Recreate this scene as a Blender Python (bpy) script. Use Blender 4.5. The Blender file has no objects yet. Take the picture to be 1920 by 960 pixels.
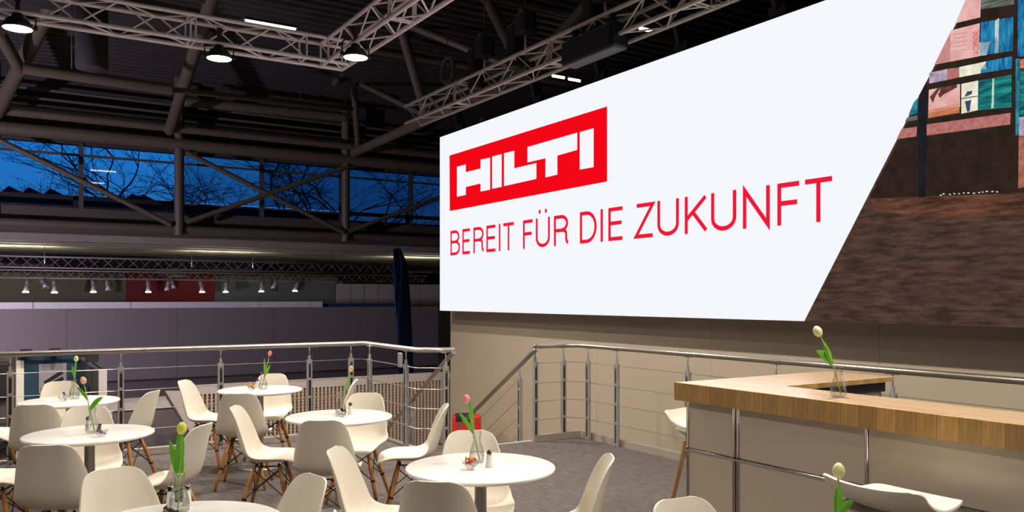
import bpy, bmesh, math, random
from mathutils import Vector, Matrix
random.seed(7)
S = bpy.context.scene
C = S.collection

# ------------------------------------------------------------------ camera
# world axes: +Y runs along the screen wall away from the camera, +X towards that wall, z = 0 is the raised platform
TH = math.radians(32.3)
EYE = 1.62; FP = 1550.0; PX0 = 960.0; PY0 = 558.0
FW = Vector((math.sin(TH), math.cos(TH), 0)); RT = Vector((math.cos(TH), -math.sin(TH), 0))
cam = bpy.data.cameras.new('camera'); camo = bpy.data.objects.new('camera', cam); C.objects.link(camo)
camo.location = (0, 0, EYE); camo.rotation_euler = (math.pi/2, 0, -TH)
cam.sensor_width = 36; cam.lens = FP/1920*36; cam.shift_y = (PY0-480)/1920; cam.clip_end = 400
S.camera = camo

# ------------------------------------------------------------------ world and exposure
w = bpy.data.worlds.new('dusk'); S.world = w; w.use_nodes = True
nt = w.node_tree; nt.nodes.clear()
tc = nt.nodes.new('ShaderNodeTexCoord'); sp = nt.nodes.new('ShaderNodeSeparateXYZ')
rp = nt.nodes.new('ShaderNodeValToRGB'); bg = nt.nodes.new('ShaderNodeBackground'); ow = nt.nodes.new('ShaderNodeOutputWorld')
nt.links.new(tc.outputs['Generated'], sp.inputs[0]); nt.links.new(sp.outputs['Z'], rp.inputs[0])
rp.color_ramp.elements[0].position = 0.03; rp.color_ramp.elements[0].color = (0.025, 0.11, 0.30, 1)
rp.color_ramp.elements[1].position = 0.5; rp.color_ramp.elements[1].color = (0.006, 0.04, 0.16, 1)
e = rp.color_ramp.elements.new(0.16); e.color = (0.012, 0.150, 0.47, 1)
nt.links.new(rp.outputs[0], bg.inputs[0]); bg.inputs[1].default_value = 1.5
nt.links.new(bg.outputs[0], ow.inputs[0])
S.view_settings.view_transform = 'Standard'; S.view_settings.look = 'None'
S.view_settings.exposure = 0.0; S.view_settings.gamma = 1.0
S.view_settings.use_curve_mapping = False
S.cycles.max_bounces = 7; S.cycles.diffuse_bounces = 4; S.cycles.glossy_bounces = 3
S.cycles.transparent_max_bounces = 16; S.cycles.sample_clamp_indirect = 4.0

LAMP_W = 540.0          # one truss lamp
SCREEN_E = 1.0         # the LED wall

# ------------------------------------------------------------------ measuring helpers: photo measure -> place on a real plane
def ray(px): return FW + RT*((px-PX0)/FP)
def at_z(px, py, z):
    d = (EYE-z)*FP/(py-PY0); p = ray(px)*d; return Vector((p.x, p.y, z))
def on_y(px, py, Y):
    r = ray(px); d = Y/r.y; return Vector((r.x*d, Y, EYE-(py-PY0)/FP*d))
def on_x(px, py, X):
    r = ray(px); d = X/r.x; return Vector((X, r.y*d, EYE-(py-PY0)/FP*d))
def at_d(px, d, z=0):
    p = ray(px)*d; return Vector((p.x, p.y, z))

# ------------------------------------------------------------------ materials
MATS = {}
def mat(name, col, rough=0.5, metal=0.0, noise=0.06, scale=12.0, bump=0.0, stretch=(1,1,1), spec=0.5, coat=0.0, emit=None, es=0.0):
    if name in MATS: return MATS[name]
    m = bpy.data.materials.new(name); m.use_nodes = True; n = m.node_tree; b = n.nodes['Principled BSDF']
    b.inputs['Roughness'].default_value = rough; b.inputs['Metallic'].default_value = metal
    b.inputs['Specular IOR Level'].default_value = spec; b.inputs['Coat Weight'].default_value = coat
    t = n.nodes.new('ShaderNodeTexCoord'); mp = n.nodes.new('ShaderNodeMapping'); mp.inputs['Scale'].default_value = stretch
    nz = n.nodes.new('ShaderNodeTexNoise'); nz.inputs['Scale'].default_value = scale; nz.inputs['Detail'].default_value = 4
    r = n.nodes.new('ShaderNodeValToRGB')
    lo = [max(0, c*(1-noise)) for c in col]; hi = [min(1, c*(1+noise)) for c in col]
    r.color_ramp.elements[0].position = 0.3; r.color_ramp.elements[1].position = 0.7
    r.color_ramp.elements[0].color = (*lo, 1); r.color_ramp.elements[1].color = (*hi, 1)
    n.links.new(t.outputs['Object'], mp.inputs[0]); n.links.new(mp.outputs[0], nz.inputs['Vector'])
    n.links.new(nz.outputs['Fac'], r.inputs[0]); n.links.new(r.outputs[0], b.inputs['Base Color'])
    if bump:
        bp = n.nodes.new('ShaderNodeBump'); bp.inputs['Strength'].default_value = bump; bp.inputs['Distance'].default_value = 0.01
        n.links.new(nz.outputs['Fac'], bp.inputs['Height']); n.links.new(bp.outputs[0], b.inputs['Normal'])
    if emit:
        b.inputs['Emission Color'].default_value = (*emit, 1); b.inputs['Emission Strength'].default_value = es
    MATS[name] = m; return m
def emat(name, col, strength, var=None, scale=20.0, stretch=(1,1,1), lines=0.0):
    "a lit LED surface or lamp lens; var = second colour mixed in by noise"
    if name in MATS: return MATS[name]
    m = bpy.data.materials.new(name); m.use_nodes = True; n = m.node_tree; n.nodes.clear()
    e = n.nodes.new('ShaderNodeEmission'); o = n.nodes.new('ShaderNodeOutputMaterial')
    e.inputs[1].default_value = strength; e.inputs[0].default_value = (*col, 1)
    n.links.new(e.outputs[0], o.inputs[0])
    if var:
        t = n.nodes.new('ShaderNodeTexCoord'); mp = n.nodes.new('ShaderNodeMapping'); mp.inputs['Scale'].default_value = stretch
        nz = n.nodes.new('ShaderNodeTexNoise'); nz.inputs['Scale'].default_value = scale; nz.inputs['Detail'].default_value = 6; nz.inputs['Roughness'].default_value = 0.65
        r = n.nodes.new('ShaderNodeValToRGB'); r.color_ramp.elements[0].color = (*col, 1); r.color_ramp.elements[1].color = (*var, 1)
        r.color_ramp.elements[0].position = 0.38; r.color_ramp.elements[1].position = 0.64
        n.links.new(t.outputs['Object'], mp.inputs[0]); n.links.new(mp.outputs[0], nz.inputs['Vector'])
        n.links.new(nz.outputs['Fac'], r.inputs[0]); n.links.new(r.outputs[0], e.inputs[0])
    MATS[name] = m; return m
def glass(name, col=(1,1,1), refl=0.5, base=0.04, dark=1.0):
    if name in MATS: return MATS[name]
    m = bpy.data.materials.new(name); m.use_nodes = True; n = m.node_tree; n.nodes.clear()
    tr = n.nodes.new('ShaderNodeBsdfTransparent'); gl = n.nodes.new('ShaderNodeBsdfGlossy'); mx = n.nodes.new('ShaderNodeMixShader')
    lw = n.nodes.new('ShaderNodeLayerWeight'); ma = n.nodes.new('ShaderNodeMath'); ad = n.nodes.new('ShaderNodeMath'); o = n.nodes.new('ShaderNodeOutputMaterial')
    r = n.nodes.new('ShaderNodeValToRGB'); r.color_ramp.elements[0].color = (*col, 1); r.color_ramp.elements[1].color = (col[0]*dark, col[1]*dark, col[2]*dark, 1)
    lw.inputs[0].default_value = 0.35; gl.inputs['Roughness'].default_value = 0.02
    n.links.new(lw.outputs['Facing'], r.inputs[0]); n.links.new(r.outputs[0], tr.inputs[0])
    ma.operation = 'MULTIPLY'; ma.inputs[1].default_value = refl; ad.operation = 'ADD'; ad.inputs[1].default_value = base; ad.use_clamp = True
    n.links.new(lw.outputs['Facing'], ma.inputs[0]); n.links.new(ma.outputs[0], ad.inputs[0]); n.links.new(ad.outputs[0], mx.inputs[0])
    n.links.new(tr.outputs[0], mx.inputs[1]); n.links.new(gl.outputs[0], mx.inputs[2]); n.links.new(mx.outputs[0], o.inputs[0])
    MATS[name] = m; return m
def woodmat(name, a, b_, rough, scale, stretch, coat=0.0):
    m = mat(name, a, rough, 0, 0.0, scale, 0.05, stretch, coat=coat); m.node_tree.nodes['Principled BSDF'].inputs['Coat Roughness'].default_value = .08; n = m.node_tree
    r = [x for x in n.nodes if x.type == 'VALTORGB'][0]
    r.color_ramp.elements[0].color = (*a, 1); r.color_ramp.elements[1].color = (*b_, 1)
    oi = n.nodes.new('ShaderNodeObjectInfo'); hs = n.nodes.new('ShaderNodeHueSaturation'); mr = n.nodes.new('ShaderNodeMapRange')
    mr.inputs['To Min'].default_value = 0.82; mr.inputs['To Max'].default_value = 1.14
    n.links.new(oi.outputs['Random'], mr.inputs[0]); n.links.new(mr.outputs[0], hs.inputs['Value'])
    b = n.nodes['Principled BSDF']; n.links.new(r.outputs[0], hs.inputs['Color']); n.links.new(hs.outputs[0], b.inputs['Base Color'])
    return m
M = dict(
    shell=mat('chair_plastic', (.80,.735,.635), .42, noise=.01),
    ttop=mat('white_laminate', (.88,.86,.83), .22, noise=.01),
    tedge=mat('white_laminate_edge', (.80,.76,.70), .35, noise=.01),
    leg=woodmat('honey_ash', (.37,.145,.032), (.53,.235,.06), .45, 30, (1,1,.1)),
    blackm=mat('black_metal', (.018,.014,.013), .45, .3),
    steel=mat('brushed_steel', (.56,.54,.53), .32, .75, .05, 40, 0, (1,1,.2)),
    steel2=mat('post_steel', (.46,.44,.44), .42, .55, .05),
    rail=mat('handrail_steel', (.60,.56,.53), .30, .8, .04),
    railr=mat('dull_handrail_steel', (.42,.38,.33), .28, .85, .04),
    chrome=mat('chrome', (.62,.60,.58), .12, 1.0, .02),
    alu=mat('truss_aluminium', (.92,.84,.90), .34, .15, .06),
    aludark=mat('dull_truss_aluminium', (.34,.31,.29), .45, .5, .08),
    carpet=mat('carpet', (.118,.100,.097), .95, 0, .20, 9, .15, (3,.8,1), spec=.1),
    wallb=mat('beige_panel_wall', (.43,.365,.285), .55, 0, .015, 2),
    hallfloor=mat('hall_floor', (.30,.25,.215), .5, 0, .15, 1.5),
    dark=mat('dark_wall', (.055,.047,.042), .8, 0, .15, 2),
    deck=mat('roof_deck', (.055,.045,.040), .7, .1, .2, 2),
    tube=mat('painted_tube', (.125,.100,.066), .5, 0, .08, 3),
    frame=mat('window_frame', (.10,.088,.078), .5, .2),
    frameb=mat('black_window_frame', (.012,.011,.011), .5),
    black=mat('matt_black', (.014,.013,.015), .6),
    navy=mat('navy_black', (.006,.007,.018), .5),
    usm=mat('beige_metal_panel', (.66,.57,.46), .28, 0, .02, 3),
    barrier=mat('grey_partition', (.26,.225,.205), .7, 0, .03, 2),
    white=mat('white_fascia', (.92,.88,.80), .5, 0, .04, 5),
    glassv=glass('vase_glass', (.985,.985,.985), .38, .04, .86),
    water=glass('vase_water', (.93,.95,.93), .25, .05, .85),
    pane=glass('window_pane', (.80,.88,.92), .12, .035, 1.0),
    pane1=glass('dim_sky_pane', (.58,.62,.66), .12, .035, 1.0),  # glass greyed to stand for the dimmer sky past the left bays
    pane2=glass('dark_sky_pane', (.42,.42,.48), .12, .035, 1.0),  # darker still: the sky's darkening to the right is put into the glass
    stem=mat('tulip_stem', (.30,.48,.10), .5, 0, .12, 30),
    leafm=mat('tulip_leaf', (.16,.52,.03), .45, 0, .22, 25, 0, (1,1,.3)),
    bark=mat('tree_bark', (.02,.018,.018), .9, 0, .3, 20),
)
top_wood = woodmat('pale_oak_top', (.70,.46,.28), (.88,.65,.44), .24, 5, (9,.7,1), coat=.3)
oak = woodmat('oak_fascia', (.40,.22,.065), (.64,.39,.145), .42, 14, (1,9,.5))

# ------------------------------------------------------------------ mesh helpers
def link(name, me, m=None, parent=None, loc=None, mw=None):
    o = bpy.data.objects.new(name, me); C.objects.link(o)
    if m is not None and not me.materials: me.materials.append(m)
    if mw is not None: o.matrix_world = mw
    if loc is not None: o.location = loc
    if parent is not None: o.parent = parent
    return o
def tag(o, label, cat, group=None, kind=None):
    o['label'] = label; o['category'] = cat
    if group: o['group'] = group
    if kind: o['kind'] = kind
    return o
def thing(name, label, cat, loc=(0,0,0), rz=0, group=None):
    o = bpy.data.objects.new(name, None); C.objects.link(o); o.location = loc; o.rotation_euler = (0,0,rz); o.empty_display_size = .1
    return tag(o, label, cat, group)
def struct(o): o['kind'] = 'structure'; return o
class MB:
    def __init__(s): s.v = []; s.f = []; s.sm = []
    def add(s, vs, fs, smooth=False):
        b = len(s.v); s.v += [tuple(v) for v in vs]; s.f += [tuple(i+b for i in f) for f in fs]; s.sm += [smooth]*len(fs); return s
    def box(s, a, b):
        x0,y0,z0 = a; x1,y1,z1 = b
        return s.add([(x0,y0,z0),(x1,y0,z0),(x1,y1,z0),(x0,y1,z0),(x0,y0,z1),(x1,y0,z1),(x1,y1,z1),(x0,y1,z1)],
            [(0,3,2,1),(4,5,6,7),(0,1,5,4),(1,2,6,5),(2,3,7,6),(3,0,4,7)])
    def bar(s, p, q, w_, h, up=(0,0,1)):
        p = Vector(p); q = Vector(q); d = (q-p).normalized(); u = Vector(up); x = d.cross(u)
        if x.length < 1e-4: x = d.cross(Vector((1,0,0)))
        x.normalize(); y = x.cross(d).normalized()
        vs = [c+x*sx*w_/2+y*sy*h/2 for c in (p,q) for sx,sy in ((-1,-1),(1,-1),(1,1),(-1,1))]
        return s.add(vs, [(0,3,2,1),(4,5,6,7),(0,1,5,4),(1,2,6,5),(2,3,7,6),(3,0,4,7)])
    def tube(s, pts, r, n=10, closed=False, caps=True):
        pts = [Vector(p) for p in pts]; rr = r if isinstance(r, (list,tuple)) else [r]*len(pts); N = len(pts)
        rings = []; ref = None
        for i, p in enumerate(pts):
            if closed: a = (p-pts[i-1]).normalized(); b = (pts[(i+1)%N]-p).normalized()
            else:
                a = (p-pts[i-1]).normalized() if i else None; b = (pts[i+1]-p).normalized() if i < N-1 else None
                if a is None: a = b
                if b is None: b = a
            t = (a+b); t = t.normalized() if t.length > 1e-5 else a
            if ref is None:
                ref = t.cross(Vector((0,0,1)))
                if ref.length < 1e-3: ref = t.cross(Vector((1,0,0)))
            x = ref - t*ref.dot(t); x.normalize(); ref = x; y = t.cross(x)
            cs = max(.4, a.dot(t)); k = (a-b)
            ring = []
            for j in range(n):
                an = 2*math.pi*j/n; v = x*math.cos(an)*rr[i] + y*math.sin(an)*rr[i]
                if k.length > 1e-3 and cs < .999:
                    kn = k.normalized(); v = v + kn*v.dot(kn)*(1/cs-1)
                ring.append(p+v)
            rings.append(ring)
        vs = [v for r_ in rings for v in r_]; fs = []
        for i in range(N if closed else N-1):
            i2 = (i+1) % N
            for j in range(n): fs.append((i*n+j, i*n+(j+1)%n, i2*n+(j+1)%n, i2*n+j))
        s.add(vs, fs, True)
        if caps and not closed:
            b = len(s.v)-len(vs)
            s.f.append(tuple(b+j for j in reversed(range(n)))); s.sm.append(False)
            s.f.append(tuple(b+(N-1)*n+j for j in range(n))); s.sm.append(False)
        return s
    def lathe(s, prof, n=24, c=(0,0,0), lobes=0, amp=0):
        vs = []; fs = []
        for r, z in prof:
            for j in range(n):
                a = 2*math.pi*j/n; q = r*(1+amp*math.cos(lobes*a)) if lobes else r
                vs.append((c[0]+q*math.cos(a), c[1]+q*math.sin(a), c[2]+z))
        for i in range(len(prof)-1):
            for j in range(n): fs.append((i*n+j, i*n+(j+1)%n, (i+1)*n+(j+1)%n, (i+1)*n+j))
        return s.add(vs, fs, True)
    def prism(s, poly, z0, z1):
        n = len(poly); vs = [(x,y,z0) for x,y in poly]+[(x,y,z1) for x,y in poly]
        fs = [tuple(reversed(range(n))), tuple(range(n,2*n))]+[(i,(i+1)%n,(i+1)%n+n,i+n) for i in range(n)]
        return s.add(vs, fs)
    def mesh(s, name, m=None):
        me = bpy.data.meshes.new(name); me.from_pydata(s.v, [], s.f); me.polygons.foreach_set('use_smooth', s.sm)
        if m: me.materials.append(m)
        me.validate(); me.update(); return me
    def build(s, name, m, parent=None, loc=None):
        return link(name, s.mesh(name, m), None, parent, loc)
def bevel(o, wd=.004, seg=2):
    b = o.modifiers.new('bevel', 'BEVEL'); b.width = wd; b.segments = seg; b.limit_method = 'ANGLE'; return o
UNIT = {}
def rod(name, p, q, r, m, parent=None, n=8):
    "a round bar between two points; alike bars share one unit mesh"
    k = (m.name, n)
    if k not in UNIT:
        UNIT[k] = MB().tube([(0,0,0),(0,0,1)], 1, n).mesh('rod_'+m.name, m)
    p = Vector(p); q = Vector(q); d = q-p; L = d.length
    mw = Matrix.Translation(p) @ d.to_track_quat('Z','Y').to_matrix().to_4x4() @ Matrix.Diagonal((r, r, L, 1))
    o = bpy.data.objects.new(name, UNIT[k]); C.objects.link(o)
    if parent is not None:
        o.parent = parent
        pm = Matrix.Translation(parent.location) @ parent.rotation_euler.to_matrix().to_4x4()
        o.matrix_parent_inverse = pm.inverted()
    o.matrix_world = mw; o.matrix_basis = mw
    return o
def dup(root, loc, rz, label, group=None):
    r = root.copy(); C.objects.link(r); r.location = loc; r.rotation_euler = (0,0,rz); r['label'] = label
    if group: r['group'] = group
    for ch in list(root.children):
        c = ch.copy(); C.objects.link(c); c.parent = r
        for g in ch.children:
            d = g.copy(); C.objects.link(d); d.parent = c
    return r

# ================================================================== THE SETTING
HF = -0.9              # hall floor
XW = 6.62              # face of the beige wall
XS = 6.30              # face of the LED screen
ZC = 9.0               # roof deck
def sbox(name, a, b, m, parent=None, bev=0):
    o = MB().box(a, b).build(name, m, parent)
    if parent is None: struct(o)
    if bev: bevel(o, bev)
    return o
# floors
hall = sbox('floor', (-14,-10,HF-.2), (26,46,HF), M['hallfloor'])
plat = struct(MB().prism([(-8,-5),(5.85,-5),(5.85,7.75),(3.87,7.75),(3.87,9.47),(-8,9.47)], HF, 0).build('floor', M['carpet']))
plat['label'] = 'grey carpeted platform floor'
curb = MB(); curb.box((5.79,-5,0),(5.85,7.75,.075)); curb.box((5.17,7.69,0),(5.79,7.75,.075))
curb.build('trim_1', mat('curb_trim', (.30,.26,.215), .6), None); struct(bpy.data.objects['trim_1'])
edge = MB(); edge.box((4.12,7.72,-.02),(5.16,7.78,.012)); edge.box((3.84,7.78,-.02),(3.90,9.47,.012)); edge.box((-8,9.42,-.03),(3.9,9.5,.03))
struct(edge.build('trim_2', mat('edge_trim', (.40,.36,.33), .5), None))
# beige wall under and behind the screen
wr = sbox('wall_right', (XW, -6, HF), (XW+.12, 12.42, 4.1), M['wallb'])
wr2 = [sbox('wall_panel', (XW-.006, y, HF), (XW, y+1.997, 4.0), M['wallb'], wr) for y in [10.42-2.0*k for k in range(8)]]
sbox('wall_left', (-14,-10,HF), (-13.8,46,ZC), M['dark'])
sbox('wall_rear', (-14,-10.2,HF), (26,-10,ZC), M['dark'])
sbox('wall_side', (26,-10,HF), (26.2,46,ZC), M['dark'])
# roof deck: corrugated, ribs along X
def corr(x0, x1, y0, y1, z, per, dep):
    b = MB(); n = int((y1-y0)/per); ys = []
    for i in range(n):
        y = y0+i*per; ys += [(y, z), (y+per*.4, z), (y+per*.5, z-dep), (y+per*.9, z-dep)]
    ys.append((y0+n*per, z))
    vs = [(x, y, zz) for (y, zz) in ys for x in (x0, x1)]
    b.add(vs, [(2*i, 2*i+2, 2*i+3, 2*i+1) for i in range(len(ys)-1)])
    return b
ceil = struct(corr(-14, 26, -10, 30, ZC, .42, .09).build('ceiling', M['deck']))
sbox('ceiling', (-14,-10,ZC+.12), (26,30.2,ZC+.2), M['dark'])
# window wall at Y = 30
YB = 30.0
wb = sbox('wall_back', (-14,YB,6.55), (26,YB+.3,ZC+.1), M['dark'])
sbox('wall_back', (-14,YB,3.7), (26,YB+.3,4.5), mat('sill_wall', (.085,.068,.054), .7))
MUL = [-.45, 2.5, 5.45, 8.3, 11.3, 14.2, 17.1, 20.0]
for i in range(len(MUL)-1):
    x0, x1 = MUL[i], MUL[i+1]
    w_ = struct(MB().box((x0-.07,YB-.05,4.5),(x0+.07,YB+.1,6.6)).build('window_%d' % (i+1), M['frame']))
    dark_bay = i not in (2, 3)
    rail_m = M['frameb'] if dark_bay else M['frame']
    MB().box((x0+.07,YB-.02,6.18),(x1-.07,YB+.06,6.25)).build('transom', M['frame'], w_)
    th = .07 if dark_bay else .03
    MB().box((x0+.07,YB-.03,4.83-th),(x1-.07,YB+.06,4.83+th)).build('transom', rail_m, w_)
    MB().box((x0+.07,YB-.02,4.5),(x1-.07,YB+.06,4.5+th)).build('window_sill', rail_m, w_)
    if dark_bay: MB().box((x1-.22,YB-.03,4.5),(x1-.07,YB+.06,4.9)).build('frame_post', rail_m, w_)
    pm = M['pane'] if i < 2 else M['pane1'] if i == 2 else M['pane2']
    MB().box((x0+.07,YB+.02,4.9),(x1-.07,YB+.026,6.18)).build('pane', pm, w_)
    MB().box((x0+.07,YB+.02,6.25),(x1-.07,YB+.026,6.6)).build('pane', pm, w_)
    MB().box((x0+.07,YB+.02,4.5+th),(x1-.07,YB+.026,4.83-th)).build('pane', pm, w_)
# steel tubes of the roof frame: children of the ceiling
def stube(a, b, r, name='steel_tube', n=14):
    return rod(name, a, b, r, M['tube'], ceil, n)
YT = 29.3
stube((-8,YT,6.75), (26,YT,6.75), .21); stube((-8,29.0,7.2), (26,29.0,7.2), .13)
stube((-8,29.4,3.9), (26,29.4,3.9), .14)
for z in (7.52,7.82,8.1): stube((-8,YT+.3,z), (26,YT+.3,z), .05, 'pipe')
for x in (-.45, 5.36, 11.2, 17.1): stube((x,YT,3.7), (x,YT,ZC), .155, 'column')
B = 29.15
stube(on_y(-3,262,B), on_y(320,421,B), .085); stube(on_y(350,417,B), on_y(652,312,B), .085)
stube(on_y(350,286,B), on_y(645,436,B), .085); stube(on_y(655,434,B), on_y(960,318,B), .085)
stube(on_y(43,128,24), on_y(322,168,24), .15); stube(on_y(322,168,24), on_y(660,205,27), .08)
stube(on_y(402,-20,20.9), on_y(318,245,29.0), .175)
stube(on_y(98,6,24.0), on_y(-6,212,29.0), .20); stube(on_y(-2,60,24.5), on_y(40,135,26.0), .16)
stube(on_y(663,287,28.9), on_y(802,224,22), .16); stube(on_y(802,224,22), on_y(752,52,20.9), .145)
stube(on_y(650,145,27.8), on_y(796,216,22.3), .09); stube(on_y(660,120,26), on_y(672,282,28.9), .11)
stube(on_y(760,45,20.5), on_y(985,136,17.5), .10); stube(on_y(908,-12,17), on_y(985,140,15.6), .14)
stube(on_y(802,224,22), on_y(985,140,15.6), .15); stube(on_y(985,140,15.6), on_y(1118,-8,12.5), .15)
stube(on_y(628,155,27), on_y(655,115,25), .13)
# beam across deck, seen from below
for yy in (22.6, 17.0, 11.0): stube((-8,yy,ZC-.16), (26,yy,ZC-.16), .10, 'roof_beam')
# ---- annex beyond the window wall: low corrugated ceiling, back panels
an = struct(corr(-14, 26, 30.3, 46, 3.70, 1.5, .22).build('ceiling', mat('annex_deck', (.34,.31,.25), .6, .1, .1, 2)))
sbox('ceiling', (-14,30.3,3.85), (26,46,3.95), M['dark'])
sbox('wall_annex', (-14,46,HF), (26,46.2,3.95), M['dark'])
def backpanel(px0, px1, m, zt=2.58):
    a = on_y(px0, 540, 36.5).x; b = on_y(px1, 540, 36.5).x
    return (a, 36.5, HF), (b, 36.6, zt), m
for k,(px0,px1,m) in enumerate([(-400,236,mat('olive_panel',(.10,.095,.065),.8)),(236,403,mat('dark_red_panel',(.13,.004,.004),.7)),(403,632,mat('teal_grey_panel',(.105,.125,.13),.8))]):
    a,b,m = backpanel(px0,px1,m); sbox('wall_annex', a, b, m)
# pale cabinets: row of partition panels in the right of the annex
pp = thing('panel_partition', 'row of pale beige partition panels high behind the grey wall, beside the blue flag', 'partition', (0,33,0))
for k in range(9):
    a = on_y(632+26*k, 540, 33).x; b = on_y(632+26*(k+1)-1.2, 540, 33).x
    MB().box((a,0,HF),(b,.05,2.20)).build('panel', mat('pale_partition',(.50,.45,.37),.6,0,.04,3), pp)

# ================================================================== LAMPS AND TRUSSES
def truss(name, label, cat, p, q, size, m, rc=.026, rb=.011, step=.40, single_mesh=False, group=None):
    "four-chord box truss along X or Y from p to q (p,q = lower corner of section)"
    t = thing(name, label, cat, p, 0, group)
    p = Vector(p); q = Vector(q); d = (q-p); L = d.length; d.normalize()
    s = Vector((0,0,1)).cross(d); u = Vector((0,0,1))
    cor = [p, p+s*size, p+s*size+u*size, p+u*size]
    if single_mesh:
        b = MB()
        for c in cor: b.tube([c-p, c-p+d*L], rc, 6)
        b.build('chord', m, t)
    else:
        for c in cor: rod('chord', c, c+d*L, rc, m, t, 10)
    n = max(1, int(L/step)); st = L/n
    bb = MB()
    for f in range(4):
        a = cor[f]; b = cor[(f+1)%4]
        for i in range(n):
            x, y = (a, b) if (i+f) % 2 else (b, a)
            P = x+d*(i*st+.02); Q = y+d*((i+1)*st-.02)
            if single_mesh: bb.tube([P-p, Q-p], rb, 4, caps=False)
            else: rod('brace', P, Q, rb, m, t, 6)
        k = int(L/2.5)
        for j in range(1, k+1):
            for off in (-.03, .03):
                if single_mesh: continue
                rod('end_frame', a+d*(min(L-.04, j*2.5)+off), b+d*(min(L-.04, j*2.5)+off), rb*1.15, m, t, 6)
    if single_mesh:
        o = bb.build('bracing', m, t); o['kind'] = 'stuff'
    return t
ZT = 4.62; SZ = .29
truss('lighting_truss', 'silver box truss crossing the upper left, three round lamps hang below it', 'truss', (-3.0,10.10,ZT), (3.35,10.10,ZT), SZ, M['alu'])
truss('lighting_truss', 'silver box truss running from the corner above the tables towards the top centre', 'truss', (3.92,3.2,ZT), (3.92,10.40,ZT), SZ, M['alu'])
# corner block
cb = thing('truss_corner', 'silver corner block where the two lighting trusses meet', 'truss', (3.35,10.10,ZT))
for x in (0,.28,.57):
    for z in (0,SZ):
        rod('corner_bar', (3.35+x,10.10,ZT+z), (3.35+x,10.39,ZT+z), .014, M['alu'], cb)
    for y in (0,.29): rod('corner_bar', (3.35+x,10.10+y,ZT), (3.35+x,10.10+y,ZT+SZ), .014, M['alu'], cb)
for y in (0,.29):
    for z in (0,SZ): rod('corner_bar', (3.35,10.10+y,ZT+z), (3.92,10.10+y,ZT+z), .024, M['alu'], cb, 10)
truss('screen_truss', 'long grey box truss carrying the LED screen, its lower edge lit blue', 'truss', (6.22,-1.5,4.56), (6.22,12.75,4.56), SZ, mat('screen_truss_metal',(.60,.54,.50),.4,.2,.08), step=.42)

LAMPS = []
def L2_(): return [l for l in bpy.data.lights if l.name.startswith('lamp_light.')][0]
def highbay(x, y, z, label, power=LAMP_W, hang=.16, group='round truss lamps'):
    if not LAMPS:
        t = thing('round_lamp', label, 'lamp', (x,y,z), 0, group)
        MB().lathe([(0,.155),(.05,.155),(.06,.12),(.10,.10),(.135,.045),(.150,.0),(.142,.0),(.135,.02),(0,.02)], 28).build('housing', M['black'], t)
        MB().lathe([(0,.0),(.138,.0),(.138,.018)], 28).build('lens', emat('lamp_lens', (1,.93,.80), 9.0), t)
        y_ = MB(); y_.tube([(-.165,0,.02),(-.165,0,.16),(-.12,0,.20),(.12,0,.20),(.165,0,.16),(.165,0,.02)], .008, 6); y_.build('yoke', M['black'], t)
        c_ = MB(); c_.box((-.02,-.02,.19),(.02,.02,.19+hang)); c_.box((-.03,-.035,.16+hang-.03),(.03,.035,.16+hang+.04)); c_.build('clamp', M['black'], t)
        for s in (-1,1): MB().tube([(s*.15,0,.03),(s*.185,0,.03)], .022, 10).build('knob', M['black'], t)
        L = bpy.data.lights.new('lamp_light', 'SPOT'); L.shadow_soft_size = .07; L.spot_size = math.radians(160); L.spot_blend = .7; L.energy = power;  L.color = (1,.90,.76)
        lo = bpy.data.objects.new('lamp_light', L); C.objects.link(lo); lo.parent = t; lo.location = (0,0,-.02)
        L2 = L.copy(); L2.energy = power*.38; LAMPS.append(t)
    else:
        t = dup(LAMPS[0], (x,y,z), 0, label, group); LAMPS.append(t)
        if x < 0 or y < 0:      # the left frame lamps are dimmed
            for ch in t.children:
                if ch.type == 'LIGHT': ch.data = L2_()
    return t
ZL = 4.44
p1 = on_y(33,68,10.1); p2 = on_y(411,120,10.1)
highbay(p1.x, 10.10, ZL, 'round white lamp nearest the left edge, under the truss')
highbay(p2.x, 10.10, ZL, 'round white lamp hanging from the middle of the left truss')
highbay(3.64, 9.20, ZL, 'round white lamp under the truss corner, rightmost of the three')
LL = ['first of three on the truss past the corner lamp', 'on the truss above the bar counter, second of three', 'on the truss nearest the viewpoint, third of three', 'left end of the crossing truss', 'far end of the left frame truss', 'middle of the left frame truss', 'near end of the left frame truss', 'on the frame truss behind the viewpoint']
for (x,y) in ((3.64,6.4),(3.64,3.4),(3.64,.4),(-2.3,10.1),(-1.6,7.4),(-1.6,4.4),(-1.6,1.4),(1.4,-1.6)):
    highbay(x, y, ZL, 'round white lamp outside the picture, %s' % LL.pop(0))
truss('lighting_truss', 'silver box truss closing the lamp frame behind the viewpoint', 'truss', (-1.7,-1.75,ZT), (3.6,-1.75,ZT), SZ, M['alu'], single_mesh=True)
truss('lighting_truss', 'silver box truss of the lamp frame left of the picture', 'truss', (-1.45,-1.4,ZT), (-1.45,9.9,ZT), SZ, M['alu'], single_mesh=True)
truss('lighting_truss', 'short silver box truss continuing the lamp frame to the left', 'truss', (-5.5,10.10,ZT), (-3.02,10.10,ZT), SZ, M['alu'], single_mesh=True)
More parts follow.
